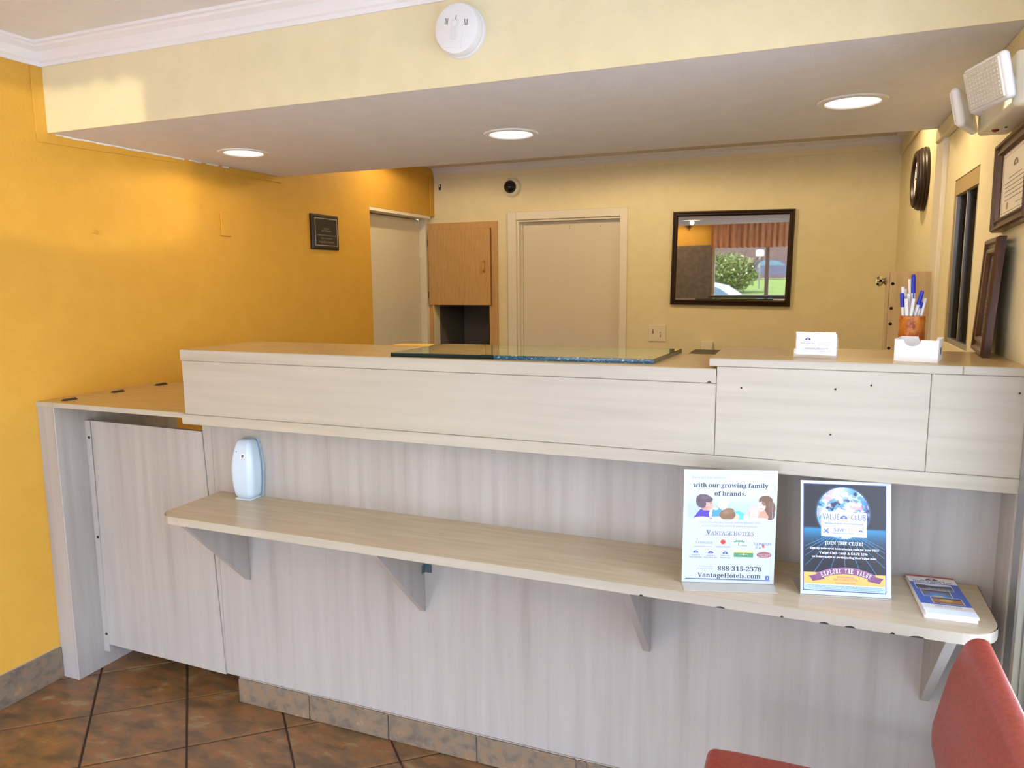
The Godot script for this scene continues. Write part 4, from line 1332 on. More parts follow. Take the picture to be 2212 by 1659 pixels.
		var pn := thing("pen", p[5], "pen", bot, 0.0, "pens in the copper cup")
		pn.basis = Basis(a, d, a.cross(d))
		var r := 0.0040
		var blue: float = {"w": 0.0, "c": 0.034, "t": 0.044, "s": 0.016}[p[4]]
		obj("barrel", lathe([Vector2(0.0, 0.0), Vector2(0.0012, 0.001), Vector2(r, 0.010), Vector2(r, L - blue - 0.001), Vector2(r * 0.9, L - blue), Vector2(0.0, L - blue)], Transform3D(), 14), M.white_plastic, pn)
		if blue > 0.0:
			var cp := obj("cap", lathe([Vector2(r * 0.9, L - blue), Vector2(r * 1.22, L - blue + 0.0005), Vector2(r * 1.15, L - 0.004), Vector2(r * 0.8, L), Vector2(0.0, L)], Transform3D(), 14), M.pen_blue, pn)
			obj("clip", box(Vector3(-0.0014, L - blue - (0.012 if p[4] == "t" else -0.004), r * 1.2), Vector3(0.0014, L - 0.004, r * 1.2 + 0.0022), 0.0005), M.pen_blue, cp)

func notched(w: float, h: float, r: float, dip: float, cx: float) -> PackedVector2Array:
	var p := PackedVector2Array([Vector2(-w / 2, 0), Vector2(w / 2, 0), Vector2(w / 2, h), Vector2(cx + r, h)])
	for i in range(1, 12):
		var t := PI * i / 12.0
		p.append(Vector2(cx + cos(t) * r, h - sin(t) * dip))
	p.append(Vector2(cx - r, h))
	p.append(Vector2(-w / 2, h))
	return p

func add_edge(st: SurfaceTool, pl: PackedVector2Array, side: int, f: float, t: float):
	var a := pl[side].lerp(pl[(side + 1) % 4], f)
	var b := pl[side].lerp(pl[(side + 1) % 4], t)
	var inw := (b - a).orthogonal().normalized() * 0.003
	if inw.dot(-(a + b)) < 0:
		inw = -inw
	var q := PackedVector2Array([a, b, b + inw, a + inw])
	add_prism(st, q, 0.0, 0.0112, plan())

# ------------------------------------------------------------------ on the writing shelf
func build_shelf_items():
	air_freshener()
	brand_sign()
	club_sign()
	brochures()

func air_freshener():
	var o := thing("air_freshener", "white automatic air freshener dispenser standing on the left end of the shelf", "air freshener", Vector3(0.862, YSH, 0.0335))
	var wp := [[0.0, 0.74], [0.12, 0.86], [0.3, 0.97], [0.5, 1.0], [0.68, 0.93], [0.84, 0.80], [0.94, 0.68], [1.0, 0.60]]
	var f := func(p: Vector3) -> Vector3:
		var t := clampf((p.y + 0.099) / 0.198, 0.0, 1.0)
		var w := 1.0
		for i in wp.size() - 1:
			if t >= wp[i][0]:
				w = lerpf(wp[i][1], wp[i + 1][1], smoothstep(0.0, 1.0, clampf((t - wp[i][0]) / (wp[i + 1][0] - wp[i][0]), 0.0, 1.0)))
		var bulge := lerpf(0.84, 1.0, sin(PI * clampf(t * 0.9 + 0.08, 0, 1))) if t < 0.5 else lerpf(0.66, 1.0, sin(PI * clampf(t * 0.9 + 0.08, 0, 1)))
		return Vector3(p.x * w, p.y, -0.032 + (p.z + 0.032) * bulge)
	var st := new_st()
	add_round(st, Vector3(0, 0.099, 0), Vector3(0.091, 0.198, 0.064), 0.020, Transform3D(), 5, 12, f)
	obj("shell", st, M.blue_white, o)
	var bk := new_st()
	var f2 := func(p: Vector3) -> Vector3:
		var q: Vector3 = f.call(Vector3(p.x, p.y, -0.032))
		return Vector3(q.x * 1.03, p.y, p.z)
	add_round(bk, Vector3(0, 0.099, -0.0325), Vector3(0.088, 0.199, 0.003), 0.0012, Transform3D(), 2, 12, f2)
	obj("back_plate", bk, mat("9fb0bf", 0.5), o)
	var dent := new_st()
	add_lathe(dent, [Vector2(0.0, 0.0008), Vector2(0.008, 0.0006), Vector2(0.0095, -0.0010)], Transform3D(Basis(Vector3.RIGHT, Vector3(0, 0.25, 0.968), Vector3(0, -0.968, 0.25)), Vector3(0.012, 0.1480, 0.0268)), 24)
	obj("nozzle_dish", dent, M.white_plastic, o)
	obj("nozzle", lathe([Vector2(0.0020, 0.002), Vector2(0.0042, 0.002), Vector2(0.0046, 0.0)], Transform3D(Basis(Vector3.RIGHT, Vector3(0, 0.25, 0.968), Vector3(0, -0.968, 0.25)), Vector3(0.012, 0.1480, 0.0270)), 18), mat("31406e", 0.4), o)
	obj("sensor", lathe([Vector2(0.0, 0.001), Vector2(0.0018, 0.0)], Transform3D(Basis(Vector3.RIGHT, Vector3(0, 0.3, 0.95), Vector3(0, -0.95, 0.3)), Vector3(-0.014, 0.1610, 0.0262)), 10), M.ink_dark, o)
	obj("foot", box(Vector3(-0.030, 0.0, -0.030), Vector3(0.030, 0.004, 0.026), 0.001), mat("c8d4e0", 0.4), o)

func acrylic_sign(called: String, label: String, at: Vector3, yaw: float, lean: float, w: float, h: float, foot: float) -> Array:
	var o := thing(called, label, "sign holder", at, yaw)
	var xf := Transform3D(Basis(Vector3.RIGHT, -lean), Vector3(0, 0.0025, 0))
	var st := new_st()
	add_box(st, Vector3(-w / 2, 0.0, -0.0030), Vector3(w / 2, h, -0.0012), 0.0004, xf)
	obj("holder", st, M.acrylic, o)
	obj("foot", box(Vector3(-w / 2, 0.0001, -0.004), Vector3(w / 2, 0.0021, foot), 0.0005), M.frosted, o)
	return [o, xf.translated_local(Vector3(0, h / 2, -0.0004))]

func brand_sign():
	var W := 0.2103
	var H := 0.2706
	var r := acrylic_sign("sign_holder", "white hotel brands poster in an upright acrylic holder on the shelf", Vector3(2.4067, YSH, 0.1949), 0.2861, 0.0, W, H, 0.046)
	var o: Node3D = r[0]
	var xf: Transform3D = r[1]
	var s := 2.2
	var im := new_img(450, 580, "bac3cc")
	# photo band: the sky behind the family
	for y in range(128, 252):
		for x in range(22, 432):
			var k := clampf((y - 128) / 60.0, 0.0, 1.0) * clampf((252 - y) / 12.0, 0, 1)
			im.set_pixel(x, y, Color("bac3cc").lerp(Color("a6b6c6"), k))
	# man bending over the baby
	p_poly(im, [Vector2(50, 244), Vector2(66, 222), Vector2(84, 200), Vector2(112, 196), Vector2(138, 216), Vector2(140, 250), Vector2(60, 250)], "4c40a8")
	p_ell(im, 120, 180, 24, 28, "c59a88")
	p_ell(im, 104, 196, 16, 12, "b98d7b")
	for q in [[84, 158, 24, 34], [100, 144, 30, 20], [120, 150, 22, 16], [92, 172, 18, 24], [78, 150, 18, 22]]:
		p_ell(im, q[0], q[1], q[2], q[3], "5b5056")
	p_ell(im, 104, 142, 22, 8, "6f646a", 0.6)
	p_ell(im, 132, 168, 6, 3, "5b4a48", 0.7)
	p_ell(im, 92, 246, 42, 9, "e0bfb2")
	# baby in blue
	p_poly(im, [Vector2(132, 240), Vector2(144, 204), Vector2(160, 186), Vector2(182, 196), Vector2(196, 222), Vector2(194, 248), Vector2(140, 248)], "4a92d6")
	p_ell(im, 158, 196, 12, 8, "e8d9d2")
	p_ell(im, 190, 176, 24, 24, "e6c8ba")
	p_ell(im, 200, 162, 20, 13, "dcc0a4")
	p_ell(im, 178, 178, 2.4, 2, "6a544c")
	p_ell(im, 174, 190, 5, 2, "c08a80")
	p_ell(im, 132, 224, 8, 22, "e2c0b0")
	p_ell(im, 168, 244, 34, 8, "e6cabd")
	# boy lying down in turquoise
	p_poly(im, [Vector2(240, 210), Vector2(270, 206), Vector2(298, 222), Vector2(296, 250), Vector2(258, 250), Vector2(250, 228)], "58bfc6")
	p_ell(im, 246, 236, 28, 18, "d9b09c")
	p_ell(im, 214, 226, 40, 28, "7d6249")
	p_ell(im, 222, 206, 26, 14, "846a50")
	p_ell(im, 206, 216, 16, 10, "937a60", 0.6)
	p_ell(im, 248, 232, 3, 2, "5c463a")
	p_ell(im, 304, 238, 17, 13, "dcb6a2")
	p_ell(im, 318, 244, 22, 8, "e0bcaa")
	# fair girl
	p_ell(im, 342, 210, 30, 34, "bfa79c")
	p_ell(im, 340, 196, 26, 18, "c9b4aa")
	p_ell(im, 342, 222, 19, 23, "e8cabe")
	p_line(im, Vector2(335, 233), Vector2(350, 233), 2.5, "c08078")
	p_ell(im, 335, 220, 2.4, 1.6, "6a5a54")
	p_ell(im, 349, 220, 2.4, 1.6, "6a5a54")
	# woman with long brown hair
	for q in [[398, 160, 34, 34], [412, 190, 32, 44], [420, 220, 22, 34], [392, 150, 30, 24]]:
		p_ell(im, q[0], q[1], q[2], q[3], "6b5546")
	p_ell(im, 420, 190, 12, 40, "7a6352", 0.6)
	p_poly(im, [Vector2(370, 208), Vector2(394, 200), Vector2(412, 232), Vector2(410, 250), Vector2(358, 250)], "c4937e")
	p_ell(im, 378, 180, 19, 27, "e0bba9")
	p_ell(im, 392, 160, 16, 18, "6b5546", 0.8)
	p_ell(im, 374, 246, 36, 8, "e4c4b6")
	p_line(im, Vector2(368, 193), Vector2(384, 193), 2.5, "b4665e")
	p_ell(im, 370, 176, 2.4, 1.6, "54443c")
	p_ell(im, 384, 176, 2.4, 1.6, "54443c")
	p_rect(im, 20, 250, 434, 253, "bac3cc")
	# border and bar
	for b in [[17, 22, 432, 24], [17, 560, 432, 565], [17, 22, 19, 562], [430, 22, 432, 562]]:
		p_rect(im, b[0], b[1], b[2], b[3], "a9b9c4" if b[1] != 560 else "4c5a84")
	# brand marks
	p_ell(im, 197, 367, 13, 13, "c0453c")
	p_ell(im, 197, 367, 6, 6, "a8322c")
	for k in 5:
		var t := PI * (0.05 + k * 0.225)
		p_line(im, Vector2(276, 362), Vector2(276 + cos(t) * 26, 362 - sin(t) * 12 + 5), 5, "5f8f6a")
	p_line(im, Vector2(276, 362), Vector2(273, 384), 4, "8a7a5a")
	p_rect(im, 250, 384, 300, 386, "a8c0a8")
	p_ell(im, 100, 372, 40, 12, "c4cedc", 0.6, 0.88)
	p_poly(im, [Vector2(386, 376), Vector2(397, 376), Vector2(399, 392), Vector2(388, 392)], "cc5248")
	for q in [[66, 427], [139, 428], [210, 429]]:
		p_sun(im, q[0], q[1], 13, "47559f", "bac3cc")
	p_rect(im, 252, 414, 346, 423, "d5d36a")
	p_rect(im, 252, 421, 346, 444, "4f8a68")
	p_ell(im, 299, 428, 5, 5, "d5d36a")
	p_ell(im, 398, 429, 36, 17, "9d6b68")
	p_rect(im, 364, 423, 432, 436, "7c3f42")
	p_rect(im, 408, 538, 427, 558, "4f5fa6")
	obj("print", picture(W - 0.001, H - 0.001, xf), pic_mat(im, 0.35), o)
	# lettering, in fractions of the sheet: u from the left, v from the top
	var x := xf.translated_local(Vector3(0, 0, 0.0003))
	var d := new_st()
	say(d, "with our growing family", true, 0.500, 0.139, 0.800, W, H, x)
	say(d, "of brands.", true, 0.500, 0.206, 0.335, W, H, x)
	say(d, "888-315-2378", true, 0.625, 0.868, 0.470, W, H, x)
	say(d, "VantageHotels.com", true, 0.515, 0.937, 0.680, W, H, x)
	obj("headline", d, mat("3a3e4a", 0.8), o)
	var g := new_st()
	say(g, "We've got you covered...", false, 0.275, 0.071, 0.385, W, H, x, 0.22)
	say(g, "Discover hometown comfort and exceptional value", false, 0.505, 0.462, 0.660, W, H, x)
	say(g, "at over 1,200 inns, hotels & suites worldwide.", false, 0.505, 0.492, 0.590, W, H, x)
	say(g, "For best rates", false, 0.265, 0.853, 0.150, W, H, x)
	say(g, "& special deals", false, 0.255, 0.877, 0.165, W, H, x)
	say(g, "Offers and amenities vary by location", false, 0.875, 0.055, 0.160, W, H, x)
	obj("small_print", g, M.ink_light, o)
	var b := new_st()
	say(b, "V", true, 0.280, 0.549, 0.050, W, H, x)
	say(b, "ANTAGE HOTELS", false, 0.535, 0.554, 0.460, W, H, x)
	say(b, "L", true, 0.152, 0.640, 0.022, W, H, x)
	say(b, "EXINGTON", false, 0.250, 0.643, 0.160, W, H, x)
	say(b, "COLLECTION HOTELS & INNS", false, 0.222, 0.678, 0.190, W, H, x)
	say(b, "JAMESON INN", false, 0.440, 0.678, 0.155, W, H, x)
	say(b, "3 Palms", false, 0.660, 0.660, 0.080, W, H, x)
	say(b, "Signature", false, 0.860, 0.645, 0.190, W, H, x)
	say(b, "Inn", false, 0.815, 0.672, 0.060, W, H, x)
	for q in [[0.147, "America's", "Best Value Inn"], [0.310, "Canada's", "Best Value Inn"], [0.467, "Value Inn", "Worldwide"]]:
		say(b, q[1], false, q[0], 0.753, 0.095, W, H, x)
		say(b, q[2], false, q[0], 0.772, 0.140 if q[0] < 0.4 else 0.110, W, H, x)
	obj("brand_lettering", b, mat("56617c", 0.8), o)
	var wl := new_st()
	say(wl, "LEXINGTON HOTEL", false, 0.664, 0.738, 0.100, W, H, x)
	say(wl, "Country Hearth", false, 0.885, 0.740, 0.135, W, H, x)
	say(wl, "INNS & SUITES", false, 0.885, 0.757, 0.070, W, H, x)
	say(wl, "f", true, 0.930, 0.945, 0.012, W, H, x)
	obj("white_lettering", wl, M.ink_white, o)
	var ul := new_st()
	add_box(ul, Vector3(-0.055, H * (0.5 - 0.574) - 0.0003, 0), Vector3(0.055, H * (0.5 - 0.574) + 0.0003, 0.0003), 0.0, x)
	obj("rule", ul, M.ink_red, o)

func say(st: SurfaceTool, s: String, bold: bool, u: float, v: float, wf: float, W: float, H: float, x: Transform3D, slant := 0.0, h := 0.0, font := "Droid Serif"):
	add_text(st, s, font, bold, (u - 0.5) * W, (0.5 - v) * H, wf * W, x, h, slant)

func club_sign():
	var W := 0.1922
	var H := 0.2543
	var r := acrylic_sign("sign_holder", "dark blue Earth and loyalty card poster in a slanted acrylic holder", Vector3(2.6589, YSH, 0.1757), 0.2219, 0.1858, W, H, 0.004)
	var o: Node3D = r[0]
	var xf: Transform3D = r[1]
	var ft := new_st()
	add_box(ft, Vector3(-W / 2, 0.0, -0.095), Vector3(W / 2, 0.0020, -0.004), 0.0005)
	obj("foot", ft, M.acrylic, o)
	var w := 480
	var h := 620
	var im := new_img(w, h, "bec7d0")
	var x0 := 14
	var x1 := 454
	var y0 := 16
	var y1 := 600
	p_rect(im, x0, y0, x1, y1, "27357a")
	p_rect(im, x0 + 4, y0 + 4, x1 - 4, y1 - 4, "15161f")
	# teal glow along the horizon, light rays spreading over the dark floor
	for y in range(250, 500):
		var k := 0.0
		if y < 262:
			k = (y - 250) / 12.0
		else:
			k = 1.0 - clampf((y - 262) / 110.0, 0.0, 1.0)
		for x in range(x0 + 4, x1 - 4):
			im.set_pixel(x, y, Color("131620").lerp(Color("1f7ba6"), k * 0.95))
	for i in 13:
		var bx := -260.0 + i * 83.0
		p_line(im, Vector2(lerpf(232, bx, 0.18), 300), Vector2(clampf(bx, 24, 446), 300 + 200 * clampf((clampf(bx, 24, 446) - lerpf(232, bx, 0.18)) / (bx - lerpf(232, bx, 0.18) + 0.001), 0.2, 1.0)), 3.0, "3f8cc0", 0.75)
	# globe
	var nz := FastNoiseLite.new()
	nz.seed = 4
	nz.frequency = 0.012
	nz.fractal_octaves = 5
	nz.domain_warp_enabled = true
	nz.domain_warp_amplitude = 40.0
	var n2 := FastNoiseLite.new()
	n2.seed = 19
	n2.frequency = 0.007
	n2.fractal_octaves = 3
	for y in range(28, 320):
		for x in range(60, 400):
			var d := Vector2(x - 226, y - 172).length() / 140.0
			if d > 1.0:
				var gl := clampf(1.0 - (d - 1.0) * 12.0, 0.0, 1.0) * 0.5
				if gl > 0.0:
					im.set_pixel(x, y, im.get_pixel(x, y).lerp(Color("5fa0d8"), gl))
				continue
			var v := nz.get_noise_2d(x * 1.5, y * 1.9)
			var l := n2.get_noise_2d(x * 1.4 + 60, y * 1.2)
			var c := Color("4f86bd")
			if l > 0.12:
				c = Color("d49a92")
			if l < -0.30:
				c = Color("272b45")
			c = c.lerp(Color("edf1f6"), clampf(v * 3.0 + 0.12, 0.0, 1.0))
			c = c.lerp(Color("20264a"), clampf((x - 226 + (y - 172) * 0.5) / 140.0 - 0.45, 0.0, 1.0))
			c = c.lerp(Color("f3f6fa"), clampf(0.55 - Vector2(x - 215, y - 60).length() / 130.0, 0.0, 1.0))
			c = c.lerp(Color("3f8fd0"), clampf(Vector2(x - 250, y - 150).length() / 140.0 - 0.72, 0.0, 0.7) if x < 200 else 0.0)
			im.set_pixel(x, y, c)
	# orange and pale blue bands
	p_rect(im, x0 + 4, 500, x1 - 4, 562, "eea95a")
	p_rect(im, x0 + 4, 562, x1 - 4, y1 - 4, "a9c4ea")
	# ribbon
	for k in [[-1.0, 44.0], [1.0, 440.0]]:
		var bx: float = k[1]
		p_poly(im, [Vector2(bx, 520), Vector2(bx - k[0] * 80, 502), Vector2(bx - k[0] * 84, 536), Vector2(bx - k[0] * 20, 548), Vector2(bx - k[0] * 14, 534)], "6d4166")
	var rib := []
	for i in 25:
		var t := lerpf(-1.0, 1.0, i / 24.0)
		rib.append(Vector2(242 + t * 158, 466 + t * t * 38))
	for i in 25:
		var t := lerpf(1.0, -1.0, i / 24.0)
		rib.append(Vector2(242 + t * 158, 504 + t * t * 38))
	p_poly(im, rib, "75496e")
	for i in 24:
		var t := lerpf(-1.0, 1.0, i / 24.0)
		var t2 := lerpf(-1.0, 1.0, (i + 1) / 24.0)
		p_line(im, Vector2(242 + t * 158, 470 + t * t * 38), Vector2(242 + t2 * 158, 470 + t2 * t2 * 38), 2, "a07a98")
	# white card
	p_poly(im, [Vector2(112, 166), Vector2(348, 166), Vector2(352, 170), Vector2(352, 302), Vector2(110, 302), Vector2(110, 170)], "c2cad2")
	p_sun(im, 231, 204, 19, "4558a8", "c2cad2")
	p_rect(im, 122, 213, 342, 215, "eab98e")
	p_ell(im, 231, 216, 28, 5, "f0c79c")
	p_line(im, Vector2(122, 284), Vector2(150, 258), 5, "5a6cb0")
	p_line(im, Vector2(126, 262), Vector2(150, 284), 6, "5a6cb0")
	p_ell(im, 138, 273, 9, 7, "5a6cb0")
	p_sun(im, 320, 272, 11, "4558a8", "c2cad2")
	obj("print", picture(W - 0.001, H - 0.001, xf), pic_mat(im, 0.35), o)
	var x := xf.translated_local(Vector3(0, 0, 0.0003))
	var b := new_st()
	say(b, "VALUE", false, 0.338, 0.313, 0.185, W, H, x, 0.0, 0.0125, "Droid Sans")
	say(b, "CLUB", false, 0.640, 0.313, 0.160, W, H, x, 0.0, 0.0125, "Droid Sans")
	say(b, "Members Program For Our Valued Guests", false, 0.485, 0.373, 0.420, W, H, x, 0.0, 0.0, "Droid Sans")
	say(b, "Save", false, 0.430, 0.424, 0.120, W, H, x, 0.0, 0.0, "Droid Sans")
	say(b, "Best Value Inn", false, 0.665, 0.462, 0.080, W, H, x)
	say(b, "Independently Owned and Operated", false, 0.470, 0.456, 0.240, W, H, x)
	obj("card_lettering", b, mat("4557a0", 0.8), o)
	var og := new_st()
	say(og, "15%", false, 0.580, 0.424, 0.110, W, H, x, 0.0, 0.0, "Droid Sans")
	say(og, "CARD", false, 0.482, 0.350, 0.090, W, H, x, 0.0, 0.0, "Droid Sans")
	obj("orange_lettering", og, M.ink_orange, o)
	var wt := new_st()
	say(wt, "JOIN THE CLUB!", true, 0.480, 0.548, 0.420, W, H, x)
	say(wt, "Sign-up here or at bestvalueinn.com for your FREE", true, 0.485, 0.594, 0.760, W, H, x)
	say(wt, "Value Club Card & SAVE 15%", true, 0.475, 0.630, 0.530, W, H, x)
	say(wt, "on future stays at participating Best Value Inns.", true, 0.485, 0.668, 0.710, W, H, x)
	var word := "EXPLORE THE VALUE"
	for i in word.length():
		if word[i] == " ":
			continue
		var t := lerpf(-0.80, 0.80, float(i) / (word.length() - 1))
		var px := 242 + t * 158
		var py := 486 + t * t * 38
		var rx := x * Transform3D(Basis(Vector3.BACK, -atan(2.0 * t * 38.0 / 158.0)), Vector3((px / w - 0.5) * W, (0.5 - py / h) * H, 0))
		add_text(wt, word[i], "Droid Serif", true, 0, 0, {"T": 0.0042, "I": 0.0020}.get(word[i], 0.0046), rx, 0.0095)
	obj("white_lettering", wt, M.ink_white, o)
	var gr := new_st()
	say(gr, "Reservations", false, 0.500, 0.836, 0.190, W, H, x)
	say(gr, "888-315-BEST (2378)", false, 0.500, 0.862, 0.260, W, H, x)
	say(gr, "bestvalueinn.com", false, 0.500, 0.888, 0.220, W, H, x)
	for i in 4:
		say(gr, ["Value Club members receive 15% off the best available published rate. Must be a member at time of booking.", "Not valid with other offers, discounts, promotions or group rates. Each hotel is independently owned and operated.", "See front desk for enrollment details and program terms. Some restrictions and blackout dates may apply.", "Value Club is a registered program of its owner."][i], false, 0.487, 0.9195 + i * 0.0135, [0.82, 0.86, 0.78, 0.38][i], W, H, x, 0.0, 0.0, "Droid Sans")
	obj("fine_print", gr, mat("4a5376", 0.8), o)

func brochures():
	var W := 0.0985
	var H := 0.2170
	for k in 2:
		var top := k == 1
		var t := thing("brochure", "top brochure of the little stack on the shelf, blue cover with three photos" if top else "lower brochures of the little stack on the shelf, white edges showing", "brochure", Vector3(2.8516, YSH + 0.0003 + 0.0052 * k, 0.1125) + (Vector3.ZERO if top else Vector3(-0.0015, 0, 0.0035)), 0.075 if top else 0.060, "brochures at the right end of the shelf")
		var st := new_st()
		for i in 4:
			add_box(st, Vector3(-W / 2, i * 0.0013, -H / 2 + 0.0007 * i), Vector3(W / 2, i * 0.0013 + 0.0011, H / 2 - 0.0008 * i), 0.0003)
		obj("pages", st, M.paper, t)
		if not top:
			continue
		var im := new_img(256, 560, "e6e2d8")
		p_rect(im, 0, 0, 256, 26, "b04a3e")
		p_rect(im, 0, 24, 256, 26, "8a332c")
		p_sun(im, 128, 68, 34, "3d3a86", "e6e2d8")
		p_rect(im, 0, 112, 256, 430, "4160b4")
		for q in [[20, 122, 216, 218, "7f93a8", "453f46", "6a645c"], [34, 222, 188, 318, "3f3b48", "6e6470", "3f7fc0"], [66, 322, 226, 414, "5a4a42", "a8773a", "7a5848"]]:
			p_rect(im, q[0], q[1], q[2], q[3], "e8e6e2")
			p_rect(im, q[0] + 3, q[1] + 3, q[2] - 3, q[3] - 3, q[4])
			p_rect(im, q[0] + 3, q[1] + 28, q[2] - 3, q[3] - 20, q[5])
			p_rect(im, q[0] + 3, q[3] - 22, q[2] - 3, q[3] - 3, q[6])
		for i in 5:
			p_ell(im, 90 + i * 24, 200, 12, 14, "8d8570")
		p_poly(im, [Vector2(24, 125), Vector2(212, 125), Vector2(212, 145), Vector2(130, 160), Vector2(24, 146)], "cdd8e2")
		p_ell(im, 118, 284, 52, 18, "3f86cc")
		p_ell(im, 112, 306, 34, 7, "c9c268")
		p_ell(im, 140, 362, 34, 20, "d6a850")
		for i in 6:
			p_line(im, Vector2(72, 368 + i * 8), Vector2(222, 350 + i * 12), 2, "8a6248", 0.7)
		p_line(im, Vector2(40, 250), Vector2(120, 268), 3, "b3a8b0", 0.8)
		p_rect(im, 0, 430, 256, 490, "e2ddd0")
		p_rect(im, 0, 490, 256, 560, "eaf2f8")
		var xf := Transform3D(Basis(Vector3.RIGHT, Vector3.FORWARD, Vector3.UP), Vector3(0, 0.0053, 0.0008))
		obj("cover", picture(W - 0.0006, H - 0.0046, xf), pic_mat(im, 0.35), t)
		var x := xf.translated_local(Vector3(0, 0, 0.0003))
		var tx := new_st()
		say(tx, "America's", false, 0.50, 0.142, 0.50, W, H, x)
		say(tx, "Best Value Inn", false, 0.50, 0.172, 0.82, W, H, x)
		obj("title", tx, M.ink_dark, t)
		var t2 := new_st()
		say(t2, "888-315-2378", false, 0.52, 0.800, 0.50, W, H, x)
		say(t2, "www.bestvalueinn.com   Independently Owned and Operated", false, 0.52, 0.832, 0.62, W, H, x)
		obj("small_print", t2, M.ink_grey, t)

# ------------------------------------------------------------------ chair
func chair_front(y: float) -> float:       # x of the padded back's front face at each height
	var q := [[0.44, 2.842], [0.505, 2.828], [0.575, 2.812], [0.61, 2.813], [0.73, 2.836], [0.80, 2.859], [0.84, 2.873]]
	for i in q.size() - 1:
		if y <= q[i + 1][0] or i == q.size() - 2:
			return lerpf(q[i][1], q[i + 1][1], (y - q[i][0]) / (q[i + 1][0] - q[i][0]))
	return 2.85

func build_chair():
	var c := thing("lobby_chair", "red vinyl lobby chair with a blond wood frame beside the right end of the counter", "chair", Vector3(2.62, 0, 0.575))
	var base := Vector3(2.62, 0, 0.575)
	var f := func(p: Vector3) -> Vector3:
		var y := p.y + 0.632
		var k := 1.0 - 0.05 * smoothstep(0.70, 0.81, y)
		return Vector3(p.x + chair_front(y) + 0.021 - base.x, y, p.z * k + 0.575 - base.z)
	var st := new_st()
	add_round(st, Vector3.ZERO, Vector3(0.042, 0.340, 0.440), 0.020, Transform3D(), 5, 14, f)
	obj("backrest", st, M.vinyl, c)
	var sh := new_st()
	var g := func(p: Vector3) -> Vector3:
		var y := p.y + 0.615
		return Vector3(p.x + chair_front(y) + 0.047 - base.x, y, p.z - 0.020 + 0.575 - base.z)
	add_round(sh, Vector3.ZERO, Vector3(0.012, 0.290, 0.428), 0.005, Transform3D(), 3, 14, g)
	obj("back_shell", sh, M.blond, c)
	var sf := func(p: Vector3) -> Vector3:
		var e := clampf((-p.x - 0.17) / 0.06, 0.0, 1.0)
		return Vector3(p.x, p.y + 0.012 * (1.0 - pow(absf(p.x) / 0.24, 3.0)) * (1.0 - pow(absf(p.z) / 0.23, 4.0)) - e * 0.004, p.z)
	var se := new_st()
	add_round(se, Vector3(2.612 - base.x, 0.424, 0.0), Vector3(0.440, 0.066, 0.440), 0.018, Transform3D(), 5, 10, sf)
	obj("seat", se, M.vinyl, c)
	var rl := new_st()
	for z in [-0.205, 0.205]:
		add_box(rl, Vector3(-0.19, 0.345, z - 0.011), Vector3(0.215, 0.378, z + 0.011), 0.004)
	for x in [-0.18, 0.20]:
		add_box(rl, Vector3(x - 0.011, 0.345, -0.195), Vector3(x + 0.011, 0.378, 0.195), 0.004)
	obj("seat_frame", rl, M.blond, c)
	for z in [-0.212, 0.212]:
		var fl := new_st()
		add_tube(fl, [Vector3(-0.185, 0.0, z), Vector3(-0.180, 0.37, z)], 0.016, 12)
		obj("leg", fl, M.blond, c)
		var bl := new_st()
		add_tube(bl, [Vector3(0.275, 0.0, z), Vector3(0.232, 0.30, z), Vector3(0.232, 0.45, z), Vector3(0.240, 0.56, z), Vector3(0.262, 0.70, z)], 0.016, 12)
		obj("leg", bl, M.blond, c)
	# arm along the near side only shows its rounded end
	var ar := new_st()
	add_round(ar, Vector3(0.10, 0.640, 0.236), Vector3(0.300, 0.026, 0.044), 0.012, Transform3D(), 4, 1)
	add_tube(ar, [Vector3(-0.03, 0.37, 0.232), Vector3(-0.02, 0.635, 0.236)], 0.014, 12)
	obj("arm", ar, M.blond, c)

